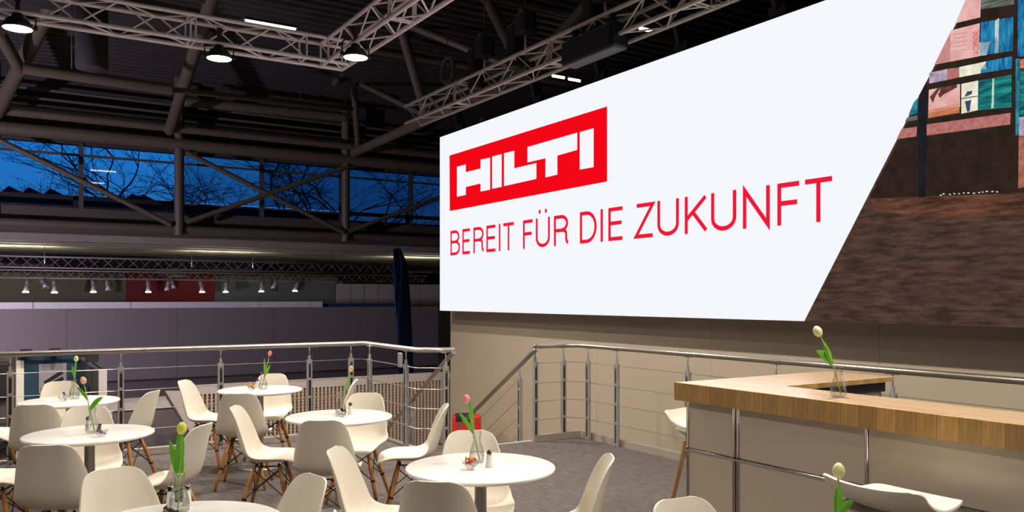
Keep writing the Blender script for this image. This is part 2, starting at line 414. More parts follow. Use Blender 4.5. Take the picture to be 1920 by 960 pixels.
# fluorescent tubes under the deck
TL = []
def tubelamp(x, y, z, label, power=9):
    if not TL:
        t = thing('strip_light', label, 'lamp', (x,y,z), 0, 'strip lights under the roof')
        MB().box((-.65,-.06,.03),(.65,.06,.09)).build('housing', M['dark'], t)
        MB().tube([(-.6,0,0),(.6,0,0)], .035, 10).build('lamp_tube', emat('strip_tube', (1,.97,.88), 14.0), t)
        for s in (-.5,.5): MB().tube([(s,0,.08),(s,0,.8)], .006, 5).build('hanger', M['dark'], t)
        TL.append(t)
    else: t = dup(TL[0], (x,y,z), 0, label, 'strip lights under the roof'); TL.append(t)
    return t
tubelamp(5.75,20.0,8.2,'thin white strip light above the left truss, high under the roof')
a = at_z(1047,144,8.2); tubelamp(a.x,a.y,8.2,'small white strip light seen under the screen truss, left of the pair').scale = (.35,1,1)
a = at_z(1077,150,8.2); tubelamp(a.x,a.y,8.2,'small white strip light seen under the screen truss, right of the pair').scale = (.35,1,1)
a = at_z(1212,56,8.2); tubelamp(a.x,a.y,8.2,'small white strip light glimpsed through the screen truss near the top edge').scale = (.35,1,1)
for (x,y) in ((5.0,12.4),(5.0,7.2)): tubelamp(x,y,8.2,'strip light high above the hall, mirrored in the window glass, '+('nearer the windows' if y > 10 else 'nearer the viewpoint'))

# hoists, loudspeaker, ring, hangers along the screen truss
def hoist(px, py, X, label, h=.62):
    P = on_x(px, py, X); t = thing('chain_hoist', label, 'hoist', P)
    bevel(MB().box((-.11,-.13,-.15),(.11,.13,.15)).build('motor', M['black'], t), .03)
    bevel(MB().box((-.10,.16,-.55),(.10,.34,.05)).build('chain_bag', M['black'], t), .03)
    MB().tube([(0,0,.15),(0,0,ZC-P.z-.1)], .012, 6).build('cable', M['dark'], t)
    MB().tube([(0,0,-.15),(0,0,min(-.2,4.9-P.z))], .016, 6).build('chain', M['alu'], t)
    MB().box((-.09,-.02,.15),(.09,.02,.19)).build('hook_plate', M['aludark'], t)
    return t
hoist(908,90,6.1,'black chain hoist above the left part of the screen truss')
hoist(985,45,6.1,'black chain hoist with a big chain bag, in the middle above the screen truss')
hoist(1135,-20,6.1,'black chain hoist cut by the top edge, above the loudspeaker')
lc = on_x(1113,86,5.95)
ls = thing('loudspeaker', 'black box loudspeaker hanging in front of the screen truss', 'loudspeaker', lc)
bevel(MB().box((-.12,-.50,-.15),(.12,.50,.15)).build('cabinet', M['navy'], ls), .04, 3)
MB().box((-.126,-.44,-.11),(-.118,.44,.11)).build('grille', M['black'], ls)
for s in (-.35,.35): MB().box((-.03,s-.03,.14),(.03,s+.03,.34)).build('clamp', M['black'], ls)
rr = on_x(839,132,6.2); rg = thing('cable_ring', 'coiled grey cable ring hanging left above the screen truss', 'cable', rr)
MB().tube([(.0,.20*math.cos(a*math.pi/10),.20*math.sin(a*math.pi/10)) for a in range(20)], .032, 8, closed=True).build('coil', M['frame'], rg)
MB().tube([(0,0,.2),(0,0,ZC-rr.z-.1)], .008, 5).build('cable', M['dark'], rg)
MB().tube([(0,.045*math.cos(a*math.pi/6),-.27+.07*math.sin(a*math.pi/6)) for a in range(12)], .018, 6, closed=True).build('shackle', M['aludark'], rg)
for k, yy in enumerate([11.6,9.4,8.0,6.6,5.3,4.1,2.9]):
    h = thing('screen_hanger', 'black bracket holding the screen to the truss, number %d from its far end' % (k+1), 'bracket', (6.36,yy,4.30), 0, 'screen hangers')
    h['label'] = ['black bracket holding the screen at its far left end','black screen bracket, second from the far end of the truss','black screen bracket under the left hoist','black screen bracket left of the loudspeaker','black screen bracket below the loudspeaker','black screen bracket right of the loudspeaker','black screen bracket at the top edge of the picture'][k]
    MB().prism([(-.03,-.10),(.03,-.10),(.03,.10),(-.03,.10)], .0, .10).build('foot', M['black'], h)
    b = MB(); b.bar((0,0,.08),(-.14,.0,.55),.05,.14); b.build('arm', M['black'], h)
# duct
D0 = on_y(345,190,28.4); D1 = on_y(648,220,28.4); du = thing('ventilation_duct', 'ribbed grey ventilation duct high in front of the back wall', 'duct', D0)
n = 90; L = D1-D0
MB().tube([L*(i/n) for i in range(n+1)], [.16+(.012 if i%2 else 0) for i in range(n+1)], 14).build('ribbed_duct', M['tube'], du)
for f in (.2,.7): rod('hanger', D0+L*f+Vector((0,0,.15)), D0+L*f+Vector((0,0,.8)), .02, M['dark'], du)
P = on_y(172,130,22); v = thing('vent_cylinder', 'dark hanging ventilation cylinder behind the left truss', 'duct', P)
MB().lathe([(0,-.0),(.34,0),(.36,.03),(.36,1.5),(0,1.5)], 24).build('drum', M['dark'], v)
MB().tube([(-.42,0,-.05),(-.42,0,1.7)], .015, 6).build('cable', M['tube'], v)

# annex trusses and spots
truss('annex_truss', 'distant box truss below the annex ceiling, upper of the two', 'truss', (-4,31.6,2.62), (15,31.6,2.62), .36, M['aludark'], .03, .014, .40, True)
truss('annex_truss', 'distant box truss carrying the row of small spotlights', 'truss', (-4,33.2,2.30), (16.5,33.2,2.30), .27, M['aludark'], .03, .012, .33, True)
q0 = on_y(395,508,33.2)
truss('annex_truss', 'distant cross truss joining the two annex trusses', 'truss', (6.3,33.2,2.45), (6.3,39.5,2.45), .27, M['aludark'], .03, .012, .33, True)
spotdata = [(48,548,-10,1,'leftmost distant spotlight, shining'),(86,540,25,0,'distant spotlight turned away, second from the left'),(102,549,0,1,'distant spotlight shining beside the one turned away at left'),
 (175,548,0,1,'distant spotlight shining alone left of the red panel'),(203,545,5,0,'dull distant spotlight just left of the red panel'),(278,548,0,1,'bright distant spotlight in front of the left part of the red panel'),
 (313,545,-12,0,'unlit distant spotlight, left of the pair before the red panel'),(326,541,16,0,'unlit distant spotlight, right of the pair before the red panel'),(379,548,8,1,'distant spotlight at the right edge of the red panel'),
 (423,548,-8,1,'distant spotlight first right of the red panel'),(490,547,-8,1,'distant spotlight with its beam down, second right of the red panel'),(512,541,-30,0,'tilted unlit distant spotlight over the grey-green panel'),
 (553,546,-22,1,'tilted shining distant spotlight over the grey-green panel'),(640,547,0,1,'rightmost distant spotlight, in front of the pale panels')]
for px,py,tilt,on,lab in spotdata:
    P = on_y(px, py, 33.1); h = 2.28-P.z; t = thing('spotlight', lab, 'lamp', (P.x,33.1,2.28), 0, 'distant spotlights')
    dx = -math.sin(math.radians(tilt))*h
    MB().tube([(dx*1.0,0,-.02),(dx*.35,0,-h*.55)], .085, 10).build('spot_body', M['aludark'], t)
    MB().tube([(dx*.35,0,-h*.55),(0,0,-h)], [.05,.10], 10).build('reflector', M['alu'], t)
    if on:
        MB().lathe([(0,-h-.012),(.10,-h-.012),(.10,-h+.02)], 12).build('lens', emat('spot_lens', (1,.9,.72), 16.0), t)
        L = bpy.data.lights.new('spot_light', 'SPOT'); L.energy = 55; L.spot_size = 2.2; L.color = (1,.85,.66); L.shadow_soft_size = .08
        lo = bpy.data.objects.new('spot_light', L); C.objects.link(lo); lo.parent = t; lo.location = (0,0,-h-.05); lo.rotation_euler = (math.radians(12),0,0)
    else: MB().lathe([(0,-h-.012),(.10,-h-.012),(.10,-h+.02)], 12).build('lens', M['chrome'], t)
# strip lamps of the annex, on stands behind the fascia, they light its ceiling
for k,(x,lab) in enumerate(((0.5,'left'),(8.0,'middle'),(17,'right'))):
    t = thing('annex_uplight', 'long uplight hidden in the annex, '+lab+' one', 'lamp', (x,34.6,2.85))
    MB().box((-1.5,-.08,-.1),(1.5,.08,0)).build('trough', M['black'], t)
    for s in (-1.2,1.2): MB().tube([(s,0,0),(s,0,.72)], .012, 6).build('hanger', M['black'], t)
    L = bpy.data.lights.new('uplight', 'AREA'); L.shape = 'RECTANGLE'; L.size = 2.8; L.size_y = .1; L.energy = (90,55,70)[k]; L.color = (1,.95,.72)
    lo = bpy.data.objects.new('uplight', L); C.objects.link(lo); lo.parent = t; lo.location = (0,0,.02); lo.rotation_euler = (math.pi,0,0)
# unseen lavender wash light, added to tint the left of the grey partition
t = thing('added_wash_light', 'unseen lavender wash light on a stand, added at left to tint the grey partition', 'lamp', (-7.0,20.5,HF))
MB().tube([(0,0,0),(0,0,2.2)], .03, 8).build('stand', M['black'], t); MB().lathe([(0,0),(.3,0),(.3,.03),(0,.03)], 16).build('base', M['black'], t)
MB().box((-.25,-.1,2.2),(.25,.08,2.6)).build('housing', M['black'], t)
L = bpy.data.lights.new('wash', 'AREA'); L.size = .4; L.energy = 1900; L.color = (.80,.70,1.0)
lo = bpy.data.objects.new('wash', L); C.objects.link(lo); lo.parent = t; lo.location = (0,.1,2.4); lo.rotation_euler = (math.radians(85),0,math.radians(-50))

# ================================================================== OUTSIDE
def tree(px, Y, H, spread, seed, label, lean=0):
    rnd = random.Random(seed); P = on_y(px, 558, Y); b = MB()
    def grow(p, d, L, r, lvl):
        k = 4 if lvl < 3 else 3; pts = [p]; q = p; dd = d.copy()
        for i in range(k):
            dd = (dd + Vector((rnd.uniform(-.30,.30), rnd.uniform(-.30,.30), rnd.uniform(-.12,.10)))).normalized()
            q = q + dd*L/k; pts.append(q)
        b.tube(pts, [r*(1-.4*i/k) for i in range(k+1)], 5 if lvl < 2 else 3, caps=False)
        if lvl >= 6: return
        nb = 3 if lvl in (0,1,2,3,4) else 2
        for i in range(nb):
            an = rnd.uniform(0, 6.28); s = spread*rnd.uniform(.8,1.9)
            side = Vector((math.cos(an), math.sin(an), 0)); nd = (dd + side*s + Vector((0,0,.05))).normalized()
            base = pts[-1] if i < 2 else pts[rnd.randint(1,k-1)]
            grow(base, nd, L*rnd.uniform(.62,.82), max(.012, r*.60), lvl+1)
    grow(Vector((0,0,0)), Vector((lean,0,1)), H, .17, 0)
    o = b.build('bare_tree', M['bark'], None, (P.x, Y, HF)); tag(o, label, 'tree', 'bare trees outside the windows')
tree(318, 49, 5.2, .62, 3, 'large bare tree outside the left windows', -.03)
tree(240, 52, 5.0, .7, 11, 'bare tree behind, with fine twigs against the bright blue')
tree(442, 50, 4.6, .55, 5, 'slim bare tree left of the central window bar', .04)
tree(528, 48, 5.0, .62, 8, 'forked bare tree seen between the crossed braces')
tree(668, 47, 4.6, .75, 21, 'bare tree with low spreading branches outside the right windows', .05)
fb = thing('distant_building', 'dark flat-roofed building with small rooflights outside the left window', 'building', (6,62,HF))
MB().box((-26,0,0),(18,8,9.0)).build('wall', mat('far_wall',(.03,.035,.05),.8), fb)
MB().box((-26,-.3,8.85),(18,0,9.15)).build('roof_edge', mat('far_edge',(.012,.014,.02),.8), fb)
for px in (30,68,108,262,282):
    x = on_y(px, 350, 62).x-6
    MB().add([(x-1.1,.5,9.0),(x+1.1,.5,9.0),(x-.4,.5,9.75),(x-1.1,3,9.0),(x+1.1,3,9.0),(x-.4,3,9.75)], [(0,1,2),(3,5,4),(0,3,4,1),(1,4,5,2),(2,5,3,0)]).build('rooflight', mat('far_edge',(0,0,0)), fb)
struct(MB().box((-60,46.3,HF-.2),(90,90,HF-.01)).build('ground', M['dark']))

# ================================================================== HALL THINGS BEYOND THE PLATFORM
# long grey partition
XB = on_y(822,600,27).x
gp = thing('grey_partition', 'long smooth grey partition wall behind the railing', 'partition', (0,27,HF))
x = XB; k = 0
while x > -12:
    MB().box((x-3.0+.006,0,0),(x,.1,2.2)).build('panel', M['barrier'], gp); x -= 3.0
MB().box((-12,-.03,0),(XB,0,.06)).build('skirting', M['dark'], gp)
fs = thing('white_fascia', 'strip of white boards along the top behind the grey partition', 'fascia', (0,27.3,0))
cuts = [-300,-120,62,245,487,583,605]
for a,b in zip(cuts[:-1], cuts[1:]):
    MB().box((on_y(a,570,27.3).x+.01,0,1.2),(on_y(b,570,27.3).x-.01,.06,1.485)).build('board', M['white'], fs)
tag(MB().box((on_y(605,570,27.4).x,27.4,HF),(on_y(742,570,27.4).x,27.46,1.41)).build('blue_board', mat('blue_board',(.02,.06,.16),.6)), 'narrow dark blue strip right of the white boards', 'board')
# flag
fl = thing('feather_flag', 'tall dark blue feather flag standing left of the screen', 'flag', on_y(752,558,20).to_2d().to_3d()+Vector((0,0,HF)))
fx = fl.location.x
def fpt(px,py): p = on_y(px,py,20); return (p.x-fx, p.z-HF)
Lf = [fpt(*p) for p in ((738,468),(739,540),(742,600),(745,650),(748,712))]
Rf = [fpt(*p) for p in ((750,466),(765,498),(770,560),(773,640),(774,712))]
b = MB()
def lerp(P, t):
    s = t*(len(P)-1); i = min(int(s), len(P)-2); f = s-i; return (P[i][0]*(1-f)+P[i+1][0]*f, P[i][1]*(1-f)+P[i+1][1]*f)
N = 16; vs = []
for i in range(N+1):
    l = lerp(Lf,i/N); r = lerp(Rf,i/N)
    for j in range(6): f = j/5; vs.append((l[0]*(1-f)+r[0]*f, .03*math.sin(f*5+i*.4), l[1]*(1-f)+r[1]*f))
b.add(vs, [(i*6+j,i*6+j+1,(i+1)*6+j+1,(i+1)*6+j) for i in range(N) for j in range(5)], True)
o = b.build('cloth', mat('flag_blue',(.018,.034,.16),.8), fl); sd = o.modifiers.new('s','SOLIDIFY'); sd.thickness = .004
MB().tube([(Lf[-1][0],0,.02),(Lf[-1][0],0,Lf[-1][1]),(Lf[0][0],0,Lf[0][1]),(Lf[0][0]+.09,0,Lf[0][1]+.05),(Rf[0][0],0,Rf[0][1])], .012, 6).build('pole', M['black'], fl)
MB().lathe([(0,0),(.28,0),(.28,.03),(.04,.05),(.04,.12),(0,.12)], 16, (Lf[-1][0],0,0)).build('foot', M['black'], fl)
# perforated booth wall
YP = 12.6; px_a = on_y(345,700,YP).x; px_b = 6.95
bp = thing('perforated_balustrade', 'low brown perforated screen wall with grey top rail behind the steps', 'partition', (0,YP,HF))
zt = .34
MB().box((px_a,0,zt-HF-.13),(px_b,.12,zt-HF)).build('top_rail', mat('mauve_grey_rail',(.42,.37,.37),.5), bp)
MB().box((px_a+.1,.05,0),(px_b,.07,zt-HF-.13)).build('back_sheet', mat('brown_sheet',(.10,.075,.06),.7), bp)
b = MB(); x = px_a+.12
while x < px_b-.02: b.box((x,-.0,.02),(x+.032,.03,zt-HF-.13)); x += .062
o = b.build('slats', mat('brown_slat',(.40,.31,.25),.6), bp); o['kind'] = 'stuff'
b = MB(); z = .06
while z < zt-HF-.14: b.box((px_a+.1,.03,z),(px_b,.045,z+.014)); z += .05
o = b.build('cross_wires', mat('brown_slat',(0,0,0)), bp); o['kind'] = 'stuff'
for px in (478,): 
    x = on_y(px,700,YP).x; MB().box((x-.04,-.03,0),(x+.04,.02,zt-HF)).build('post', mat('mauve_grey_rail',(0,0,0)), bp)
# sloping end plate
def q(px,py): p = on_y(px,py,YP-.05); return (p.x,p.z-HF)
poly = [q(307,733),q(372,733),q(372,747),q(338,747),q(374,812),q(353,812)]
n = len(poly); b = MB(); b.add([(x,-.05,z) for x,z in poly]+[(x,-.01,z) for x,z in poly], [tuple(range(n)), tuple(reversed(range(n,2*n)))]+[((i+1)%n,i,i+n,(i+1)%n+n) for i in range(n)])
b.build('sloping_end', mat('mauve_grey_rail',(0,0,0)), bp)
p = q(307,733); p2 = q(354,812)
MB().bar((p[0],-.06,p[1]),(p2[0],-.06,p2[1]),.05,.03).build('dark_edge', M['dark'], bp)
# low dark counter with white edge
x0 = on_y(203,760,13.4).x; x1 = on_y(352,760,13.4).x
lc = thing('low_dark_counter', 'low dark grey counter with a white edge behind the railing at left', 'counter', (0,13.4,HF))
MB().box((x0,0,0),(x1,.6,.90)).build('body', mat('plum_grey',(.14,.12,.135),.5), lc)
MB().box((x0-.02,-.03,.86),(x1,.62,.96)).build('worktop', mat('light_edge',(.50,.46,.46),.5), lc)
MB().box((x0-.02,-.03,0),(x0+.05,0,.86)).build('frame_post', mat('light_edge',(0,0,0)), lc)
# booth at far left
bo = thing('exhibition_booth', 'small blue exhibition booth with a tool poster and black arm lamps at far left', 'booth', (1.13,10.9,HF))
H = 1.68
xl = on_y(33,700,13.5).x-1.13
MB().box((xl,2.6,0),(0,2.66,H)).build('back_wall', mat('booth_blue',(.016,.055,.11),.6), bo)
MB().box((xl-.02,2.54,0),(xl+.075,2.62,H-.04)).build('column', M['white'], bo)
MB().box((-3.5,2.55,0),(xl-.02,2.6,H+.02)).build('brown_panel', mat('booth_brown',(.10,.075,.065),.7), bo)
MB().box((-.01,.05,0),(.03,2.66,H-.06)).build('side_wall', mat('booth_side',(.09,.09,.11),.6), bo)
MB().box((-.035,-.04,0),(.05,.05,H-.02)).build('column', mat('booth_white',(.66,.60,.60),.5), bo)
a = on_y(73,683,13.45); c_ = on_y(125,736,13.45)
po = MB().box((a.x-1.13,2.58,c_.z-HF),(c_.x-1.13,2.597,a.z-HF)).build('poster', mat('poster_grey',(.34,.32,.36),.6), bo)
xm = (a.x+c_.x)/2-1.13; zm = (a.z+c_.z)/2-HF
for (dx0,dz0,dx1,dz1,wd) in ((-.10,-.06,.12,.09,.05),(-.02,-.08,.13,.0,.045),(-.14,-.16,-.02,-.06,.03)):
    MB().bar((xm+dx0,2.574,zm+dz0),(xm+dx1,2.574,zm+dz1),.006,wd).build('tool_picture', M['black'], po)
for i in range(4):
    b = MB(); y = .35+i*.5
    b.bar((-.016,y,H-.35),(-.016,y+.25,H-.9),.01,.12); b.build('tool_silhouette', M['black'], bo)
MB().tube([(xl,2.5,H+.03),(0,2.5,H+.03),(0,.0,H+.0)], .02, 6).build('lamp_rail', M['black'], bo)
for (x,y) in ((xl+.1,2.45),(xl+.45,2.45),(-.02,1.9),(-.02,.9)):
    MB().box((x-.07,y-.06,H+.02),(x+.07,y+.06,H+.12)).build('arm_lamp', M['black'], bo)
for (x,z,w_,h_) in ((xl-.35,H-.55,.35,.5),(xl-.30,H-1.25,.4,.35)):
    bevel(MB().box((x,2.45,z),(x+w_-.1,2.55,z+h_)).build('black_exhibit', M['black'], bo), .03)
# red case on the hall floor
rc = thing('red_case', 'red rolling case with black top handle and white label beyond the stairs', 'case', (5.98,10.72,HF), math.radians(-28))
RED = mat('case_red',(.62,.02,.015),.4,0,.04)
bevel(MB().box((-.21,-.15,.05),(.21,.15,.78)).build('body', RED, rc), .02, 3)
bevel(MB().box((-.17,-.155,.69),(.06,.10,.80)).build('top_handle', M['black'], rc), .02, 3)
MB().box((-.13,-.158,.50),(.10,-.15,.545)).build('label_strip', mat('label_white',(.75,.68,.62),.6), rc)
for s in (-.17,.17): MB().tube([(s-.02,-.12,.05),(s+.02,-.12,.05)], .05, 12).build('wheel', M['black'], rc)

# ================================================================== STAIR AND RAILINGS
st = thing('staircase', 'short carpeted staircase going down between the two railings', 'stairs', (4.1,7.78,HF))
ns = 5; rise = .9/ns
for i in range(ns-1):
    MB().box((.02,i*.29,0 if i==ns-2 else 0),(1.04,(i+1)*.29,.9-(i+1)*rise)).build('step', M['carpet'], st)
for xx in (-.03,1.05):
    b = MB(); b.add([(xx-.02,0,.9),(xx-.02,1.45,.0),(xx-.02,1.2,0),(xx-.02,0,.62),(xx+.02,0,.9),(xx+.02,1.45,.0),(xx+.02,1.2,0),(xx+.02,0,.62)],[(0,1,2,3),(7,6,5,4),(0,4,5,1),(1,5,6,2),(2,6,7,3),(3,7,4,0)])
    b.build('stringer', M['steel2'], st)
_post = {}
def post(parent, p, zr, along, drop=0, slim=False, m='steel2'):
    "double flat-bar post with spacers, pin and saddle; along = 'x' or 'y'"
    o = Vector((p[0], p[1], p[2])) - parent.location; h = zr-p[2]
    b = MB(); w1 = .021; t = .007
    for s in (-1,1):
        if along == 'x': b.box((o.x+s*w1-t,o.y-.02,o.z),(o.x+s*w1+t,o.y+.02,o.z+h-.17))
        else: b.box((o.x-.02,o.y+s*w1-t,o.z),(o.x+.02,o.y+s*w1+t,o.z+h-.17))
    k = 0
    for zz in (.01,.24,.45,.66,.86):
        if zz < h-.2: b.box((o.x-.016,o.y-.016,o.z+zz),(o.x+.016,o.y+.016,o.z+zz+.03))
    b.box((o.x-.012,o.y-.012,o.z+h-.22),(o.x+.012,o.y+.012,o.z+h-.12))
    q_ = b.build('post', M[m], parent)
    b = MB(); b.tube([(o.x,o.y,o.z+h-.13),(o.x,o.y,o.z+h-.01)], .007, 6)
    if along == 'x': b.box((o.x-.05,o.y-.012,o.z+h-.03),(o.x+.05,o.y+.012,o.z+h-.02))
    else: b.box((o.x-.012,o.y-.05,o.z+h-.03),(o.x+.012,o.y+.05,o.z+h-.02))
    b.build('saddle', M[m], parent)
    c = MB(); c.box((o.x-.012,o.y-.012,o.z+.04),(o.x+.012,o.y+.012,o.z+h-.24)); c.build('post_infill', M['black'], parent)
def rel(parent, pts): return [Vector(p)-parent.location for p in pts]
HR = 1.07
WZ = (.24,.45,.655,.88)
rl = thing('railing', 'steel railing along the far left platform edge, bending down the stairs', 'railing', (-3,9.4,0))
YL = 9.40; XL = 3.80; YE = 7.66; XE = 4.10
MB().tube(rel(rl, [(-4,YL,HR),(XL+.04,YL,HR),(XL,7.86,HR),(XE+.02,YE-.02,HR)]), .027, 12).build('handrail', M['rail'], rl)
SL = .63
def stairrail(rt, x, name='handrail', m='railr'):
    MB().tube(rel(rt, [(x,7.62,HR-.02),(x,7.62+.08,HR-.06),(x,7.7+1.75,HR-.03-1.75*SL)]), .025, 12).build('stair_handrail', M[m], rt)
stairrail(rl, XE)
for x in (-3.85,-2.85,-1.85,-.85,.17,1.15,2.15,3.15,3.66): post(rl, (x,YL,0), HR, 'x')
for y in (9.16,8.15): post(rl, (XL,y,0), HR, 'y')
post(rl, (4.04,7.69,0), HR, 'x'); 
for yy in (8.62,9.35): post(rl, (XE,yy,HR-(yy-7.7)*SL-1.0), HR-(yy-7.7)*SL-.03, 'y')
for z in WZ:
    MB().tube(rel(rl, [(-4,YL,z),(XL,YL,z)]), .0042, 6).build('wire', M['steel'], rl)
    MB().tube(rel(rl, [(XL,YL,z),(XL,7.9,z),(XE-.05,7.69,z)]), .0060, 6).build('wire', M['steel'], rl)
# glove-like bracket on the corner post
bevel(MB().box((XL-.035+3,8.22-9.4,.86),(XL+.0+3,8.30-9.4,1.02)).build('corner_bracket', M['steel2'], rl), .01)
rr_ = thing('railing', 'steel railing from the stairs round the corner and along the beige wall', 'railing', (5.75,7.7,0))
XR = 5.75; YR = 7.72
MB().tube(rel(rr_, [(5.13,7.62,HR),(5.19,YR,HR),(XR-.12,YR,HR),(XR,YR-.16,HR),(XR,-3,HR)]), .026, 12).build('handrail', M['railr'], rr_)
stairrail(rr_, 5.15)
post(rr_, (5.19,YR,0), HR, 'x'); post(rr_, (5.58,YR,0), HR, 'x')
for y in (7.48,6.97,5.89,4.82,3.73,2.65,1.57,.5,-.6,-1.7): post(rr_, (XR,y,0), HR, 'y')
for y in (7.98,9.08): post(rr_, (5.15,y,HR-(y-7.7)*SL-1.0), HR-(y-7.7)*SL-.03, 'y')
for z in WZ:
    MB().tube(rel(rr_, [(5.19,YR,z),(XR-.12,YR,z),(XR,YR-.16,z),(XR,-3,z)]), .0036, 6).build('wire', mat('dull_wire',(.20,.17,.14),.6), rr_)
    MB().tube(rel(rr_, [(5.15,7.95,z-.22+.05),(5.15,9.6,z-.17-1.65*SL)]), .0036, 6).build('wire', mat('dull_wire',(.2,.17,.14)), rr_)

# ================================================================== LED SCREEN
Y0 = on_x(825,400,XS).y; ZB = 1.405; ZTOP = 4.27; Y1 = -.6
sc = thing('led_screen', 'huge LED screen with a red logo and slogan on white, above the beige wall', 'screen', (XS, (Y0+Y1)/2, ZB))
so = sc.location
MB().box((0,Y1-so.y,0),(.22,Y0-so.y,ZTOP-ZB)).build('cabinet', M['black'], sc)
def plane_poly(pts, off=.004):
    "polygon given as photo points lying on the screen face"
    return [on_x(px,py,XS-off)-so for px,py in pts]
def flat(name, polys, m, off, parent=sc):
    b = MB()
    for poly in polys:
        vs = plane_poly(poly, off)
        # force facing -X
        nrm = (vs[1]-vs[0]).cross(vs[2]-vs[1]); idx = tuple(range(len(vs)))
        b.add(vs, [idx])
    me = b.mesh(name, m); 
    bm = bmesh.new(); bm.from_mesh(me); bmesh.ops.triangulate(bm, faces=bm.faces[:])
    for f in bm.faces:
        f.normal_update()
        if f.normal.x > 0: f.normal_flip()
    bm.to_mesh(me); bm.free()
    return link(name, me, None, parent)
b = MB(); b.add([(-.002,Y1-so.y,0),(-.002,Y0-so.y,0),(-.002,Y0-so.y,ZTOP-ZB),(-.002,Y1-so.y,ZTOP-ZB)], [(3,2,1,0)])
b.build('display', emat('led_white', (.905,.925,.965), SCREEN_E), sc)
LR = emat('led_logo_red', (.90,.002,.008), SCREEN_E)
flat('logo_box', [[(842.7,291.7),(1138.3,199.5),(1138.3,340.3),(843.3,395.7)]], LR, .004)
def zz(pts): return [(820+x/3, 180+y/3) for x,y in pts]
logo = [[(110,398),(160,385),(160,428),(243,408),(243,358),(297,347),(297,527),(243,537),(243,492),(160,512),(160,556),(110,567)],
 [(308,340),(362,327),(362,511),(308,522)],
 [(375,322),(433,308),(433,407),(557,377),(557,466),(375,507)],
 [(507,287),(787,206),(787,303),(675,335),(675,442),(608,458),(608,350),(507,374)],
 [(801,203),(879,181),(879,400),(801,414)]]
flat('logo_lettering', [zz(p) for p in logo], emat('led_white', (1,1,1), 1), .008)
# slogan in a light condensed face, drawn with strokes
zb0 = on_x(845,479.2,XS).z; zc0 = on_x(845,432.5,XS).z; zb1 = on_x(1535,416.5,XS).z; zc1 = on_x(1535,334.5,XS).z
CAPH = ((zc0-zb0)+(zc1-zb1))/2; BASE = (zb0+zb1)/2
def arc(cx, cy, rx, ry, a0, a1, n=10): return [(cx+rx*math.cos(math.radians(a0+(a1-a0)*i/n)), cy+ry*math.sin(math.radians(a0+(a1-a0)*i/n))) for i in range(n+1)]
S_ = .055
G = { # strokes in a unit box, x 0..1, y 0..1 (outer edges)
 'B': [[(0,0),(0,1)], [(0,1),(.5,1)]+arc(.5,.77,.42,.23,90,-90)+[(0,.54)], [(.5,.54)]+arc(.52,.27,.48,.27,90,-90)+[(0,0)]],
 'E': [[(1,1),(0,1),(0,0),(1,0)], [(0,.53),(.93,.53)]],
 'R': [[(0,0),(0,1),(.5,1)]+arc(.5,.75,.45,.25,90,-90)+[(0,.5)], [(.5,.5)]+arc(.6,.36,.28,.14,90,0,5)+[(.88,.15),(1,0)]],
 'I': [[(.5,0),(.5,1)]],
 'T': [[(0,1),(1,1)], [(.5,1),(.5,0)]],
 'F': [[(1,1),(0,1),(0,0)], [(0,.52),(.9,.52)]],
 'U': [[(0,1),(0,.3)]+arc(.5,.3,.5,.3,180,360,12)+[(1,1)]],
 'D': [[(0,0),(0,1),(.4,1)]+arc(.4,.5,.6,.5,90,-90,14)+[(0,0)]],
 'Z': [[(.04,1),(1,1),(0,0),(1,0)]],
 'K': [[(0,0),(0,1)], [(.97,1),(0,.36)], [(.33,.58),(1,0)]],
 'N': [[(0,0),(0,1),(1,0),(1,1)]],
}
def stroke(pts, wv):
    "offset a polyline to a mitred ribbon"
    pts = [q for i, q in enumerate(pts) if i == 0 or (Vector(q)-Vector(pts[i-1])).length > 1e-4]
    n = len(pts); L = []; R_ = []
    for i in range(n):
        p = Vector(pts[i]); a = (p-Vector(pts[i-1])).normalized() if i else None; b_ = (Vector(pts[i+1])-p).normalized() if i < n-1 else None
        if a is None: a = b_
        if b_ is None: b_ = a
        na = Vector((-a.y,a.x)); nb = Vector((-b_.y,b_.x)); m_ = na+nb
        if m_.length < .3: m_ = na
        m_.normalize(); k = 1/max(.34, m_.dot(na)); L.append(p+m_*k*wv/2); R_.append(p-m_*k*wv/2)
    return L, R_
SR = emat('led_slogan_red', (.87,.010,.040), SCREEN_E)
def letter(ch, pa, pb, nm='letter', dots=False):
    ya = on_x(pa,450,XS).y; yb = on_x(pb,450,XS).y; wtot = ya-yb; sw = .046
    b = MB(); pl = []
    if ch == 'I': strokes = [[(wtot/2,0),(wtot/2,CAPH)]]
    else: strokes = [[(sw/2+x*(wtot-sw), sw/2+y*(CAPH-sw)) for x,y in s] for s in G[ch]]
    if ch not in 'I': # straight stems end on baseline / cap line
        strokes = [[(x, (0 if abs(y-sw/2) < 1e-6 and k in (0,len(s)-1) and abs(s[1 if k==0 else k-1][0]-x) < 1e-4 else CAPH if abs(y-(CAPH-sw/2)) < 1e-6 and k in (0,len(s)-1) and abs(s[1 if k==0 else k-1][0]-x) < 1e-4 else y)) for k,(x,y) in enumerate(s)] for s in strokes]
    off = -.004
    for s in strokes:
        L, R_ = stroke(s, sw); n = len(L)
        vs = [(off, ya-so.y-p.x, BASE-so.z+p.y) for p in L]+[(off, ya-so.y-p.x, BASE-so.z+p.y) for p in R_]
        b.add(vs, [(i,i+1,i+1+n,i+n) for i in range(n-1)])
    if dots:
        for cx in (wtot*.28, wtot*.72):
            b.add([(off,ya-so.y-cx-dx,BASE-so.z+CAPH+dz) for dx,dz in ((-.024,.06),(.024,.06),(.024,.112),(-.024,.112))], [(0,1,2,3)])
    return b.build(nm, SR, sc)
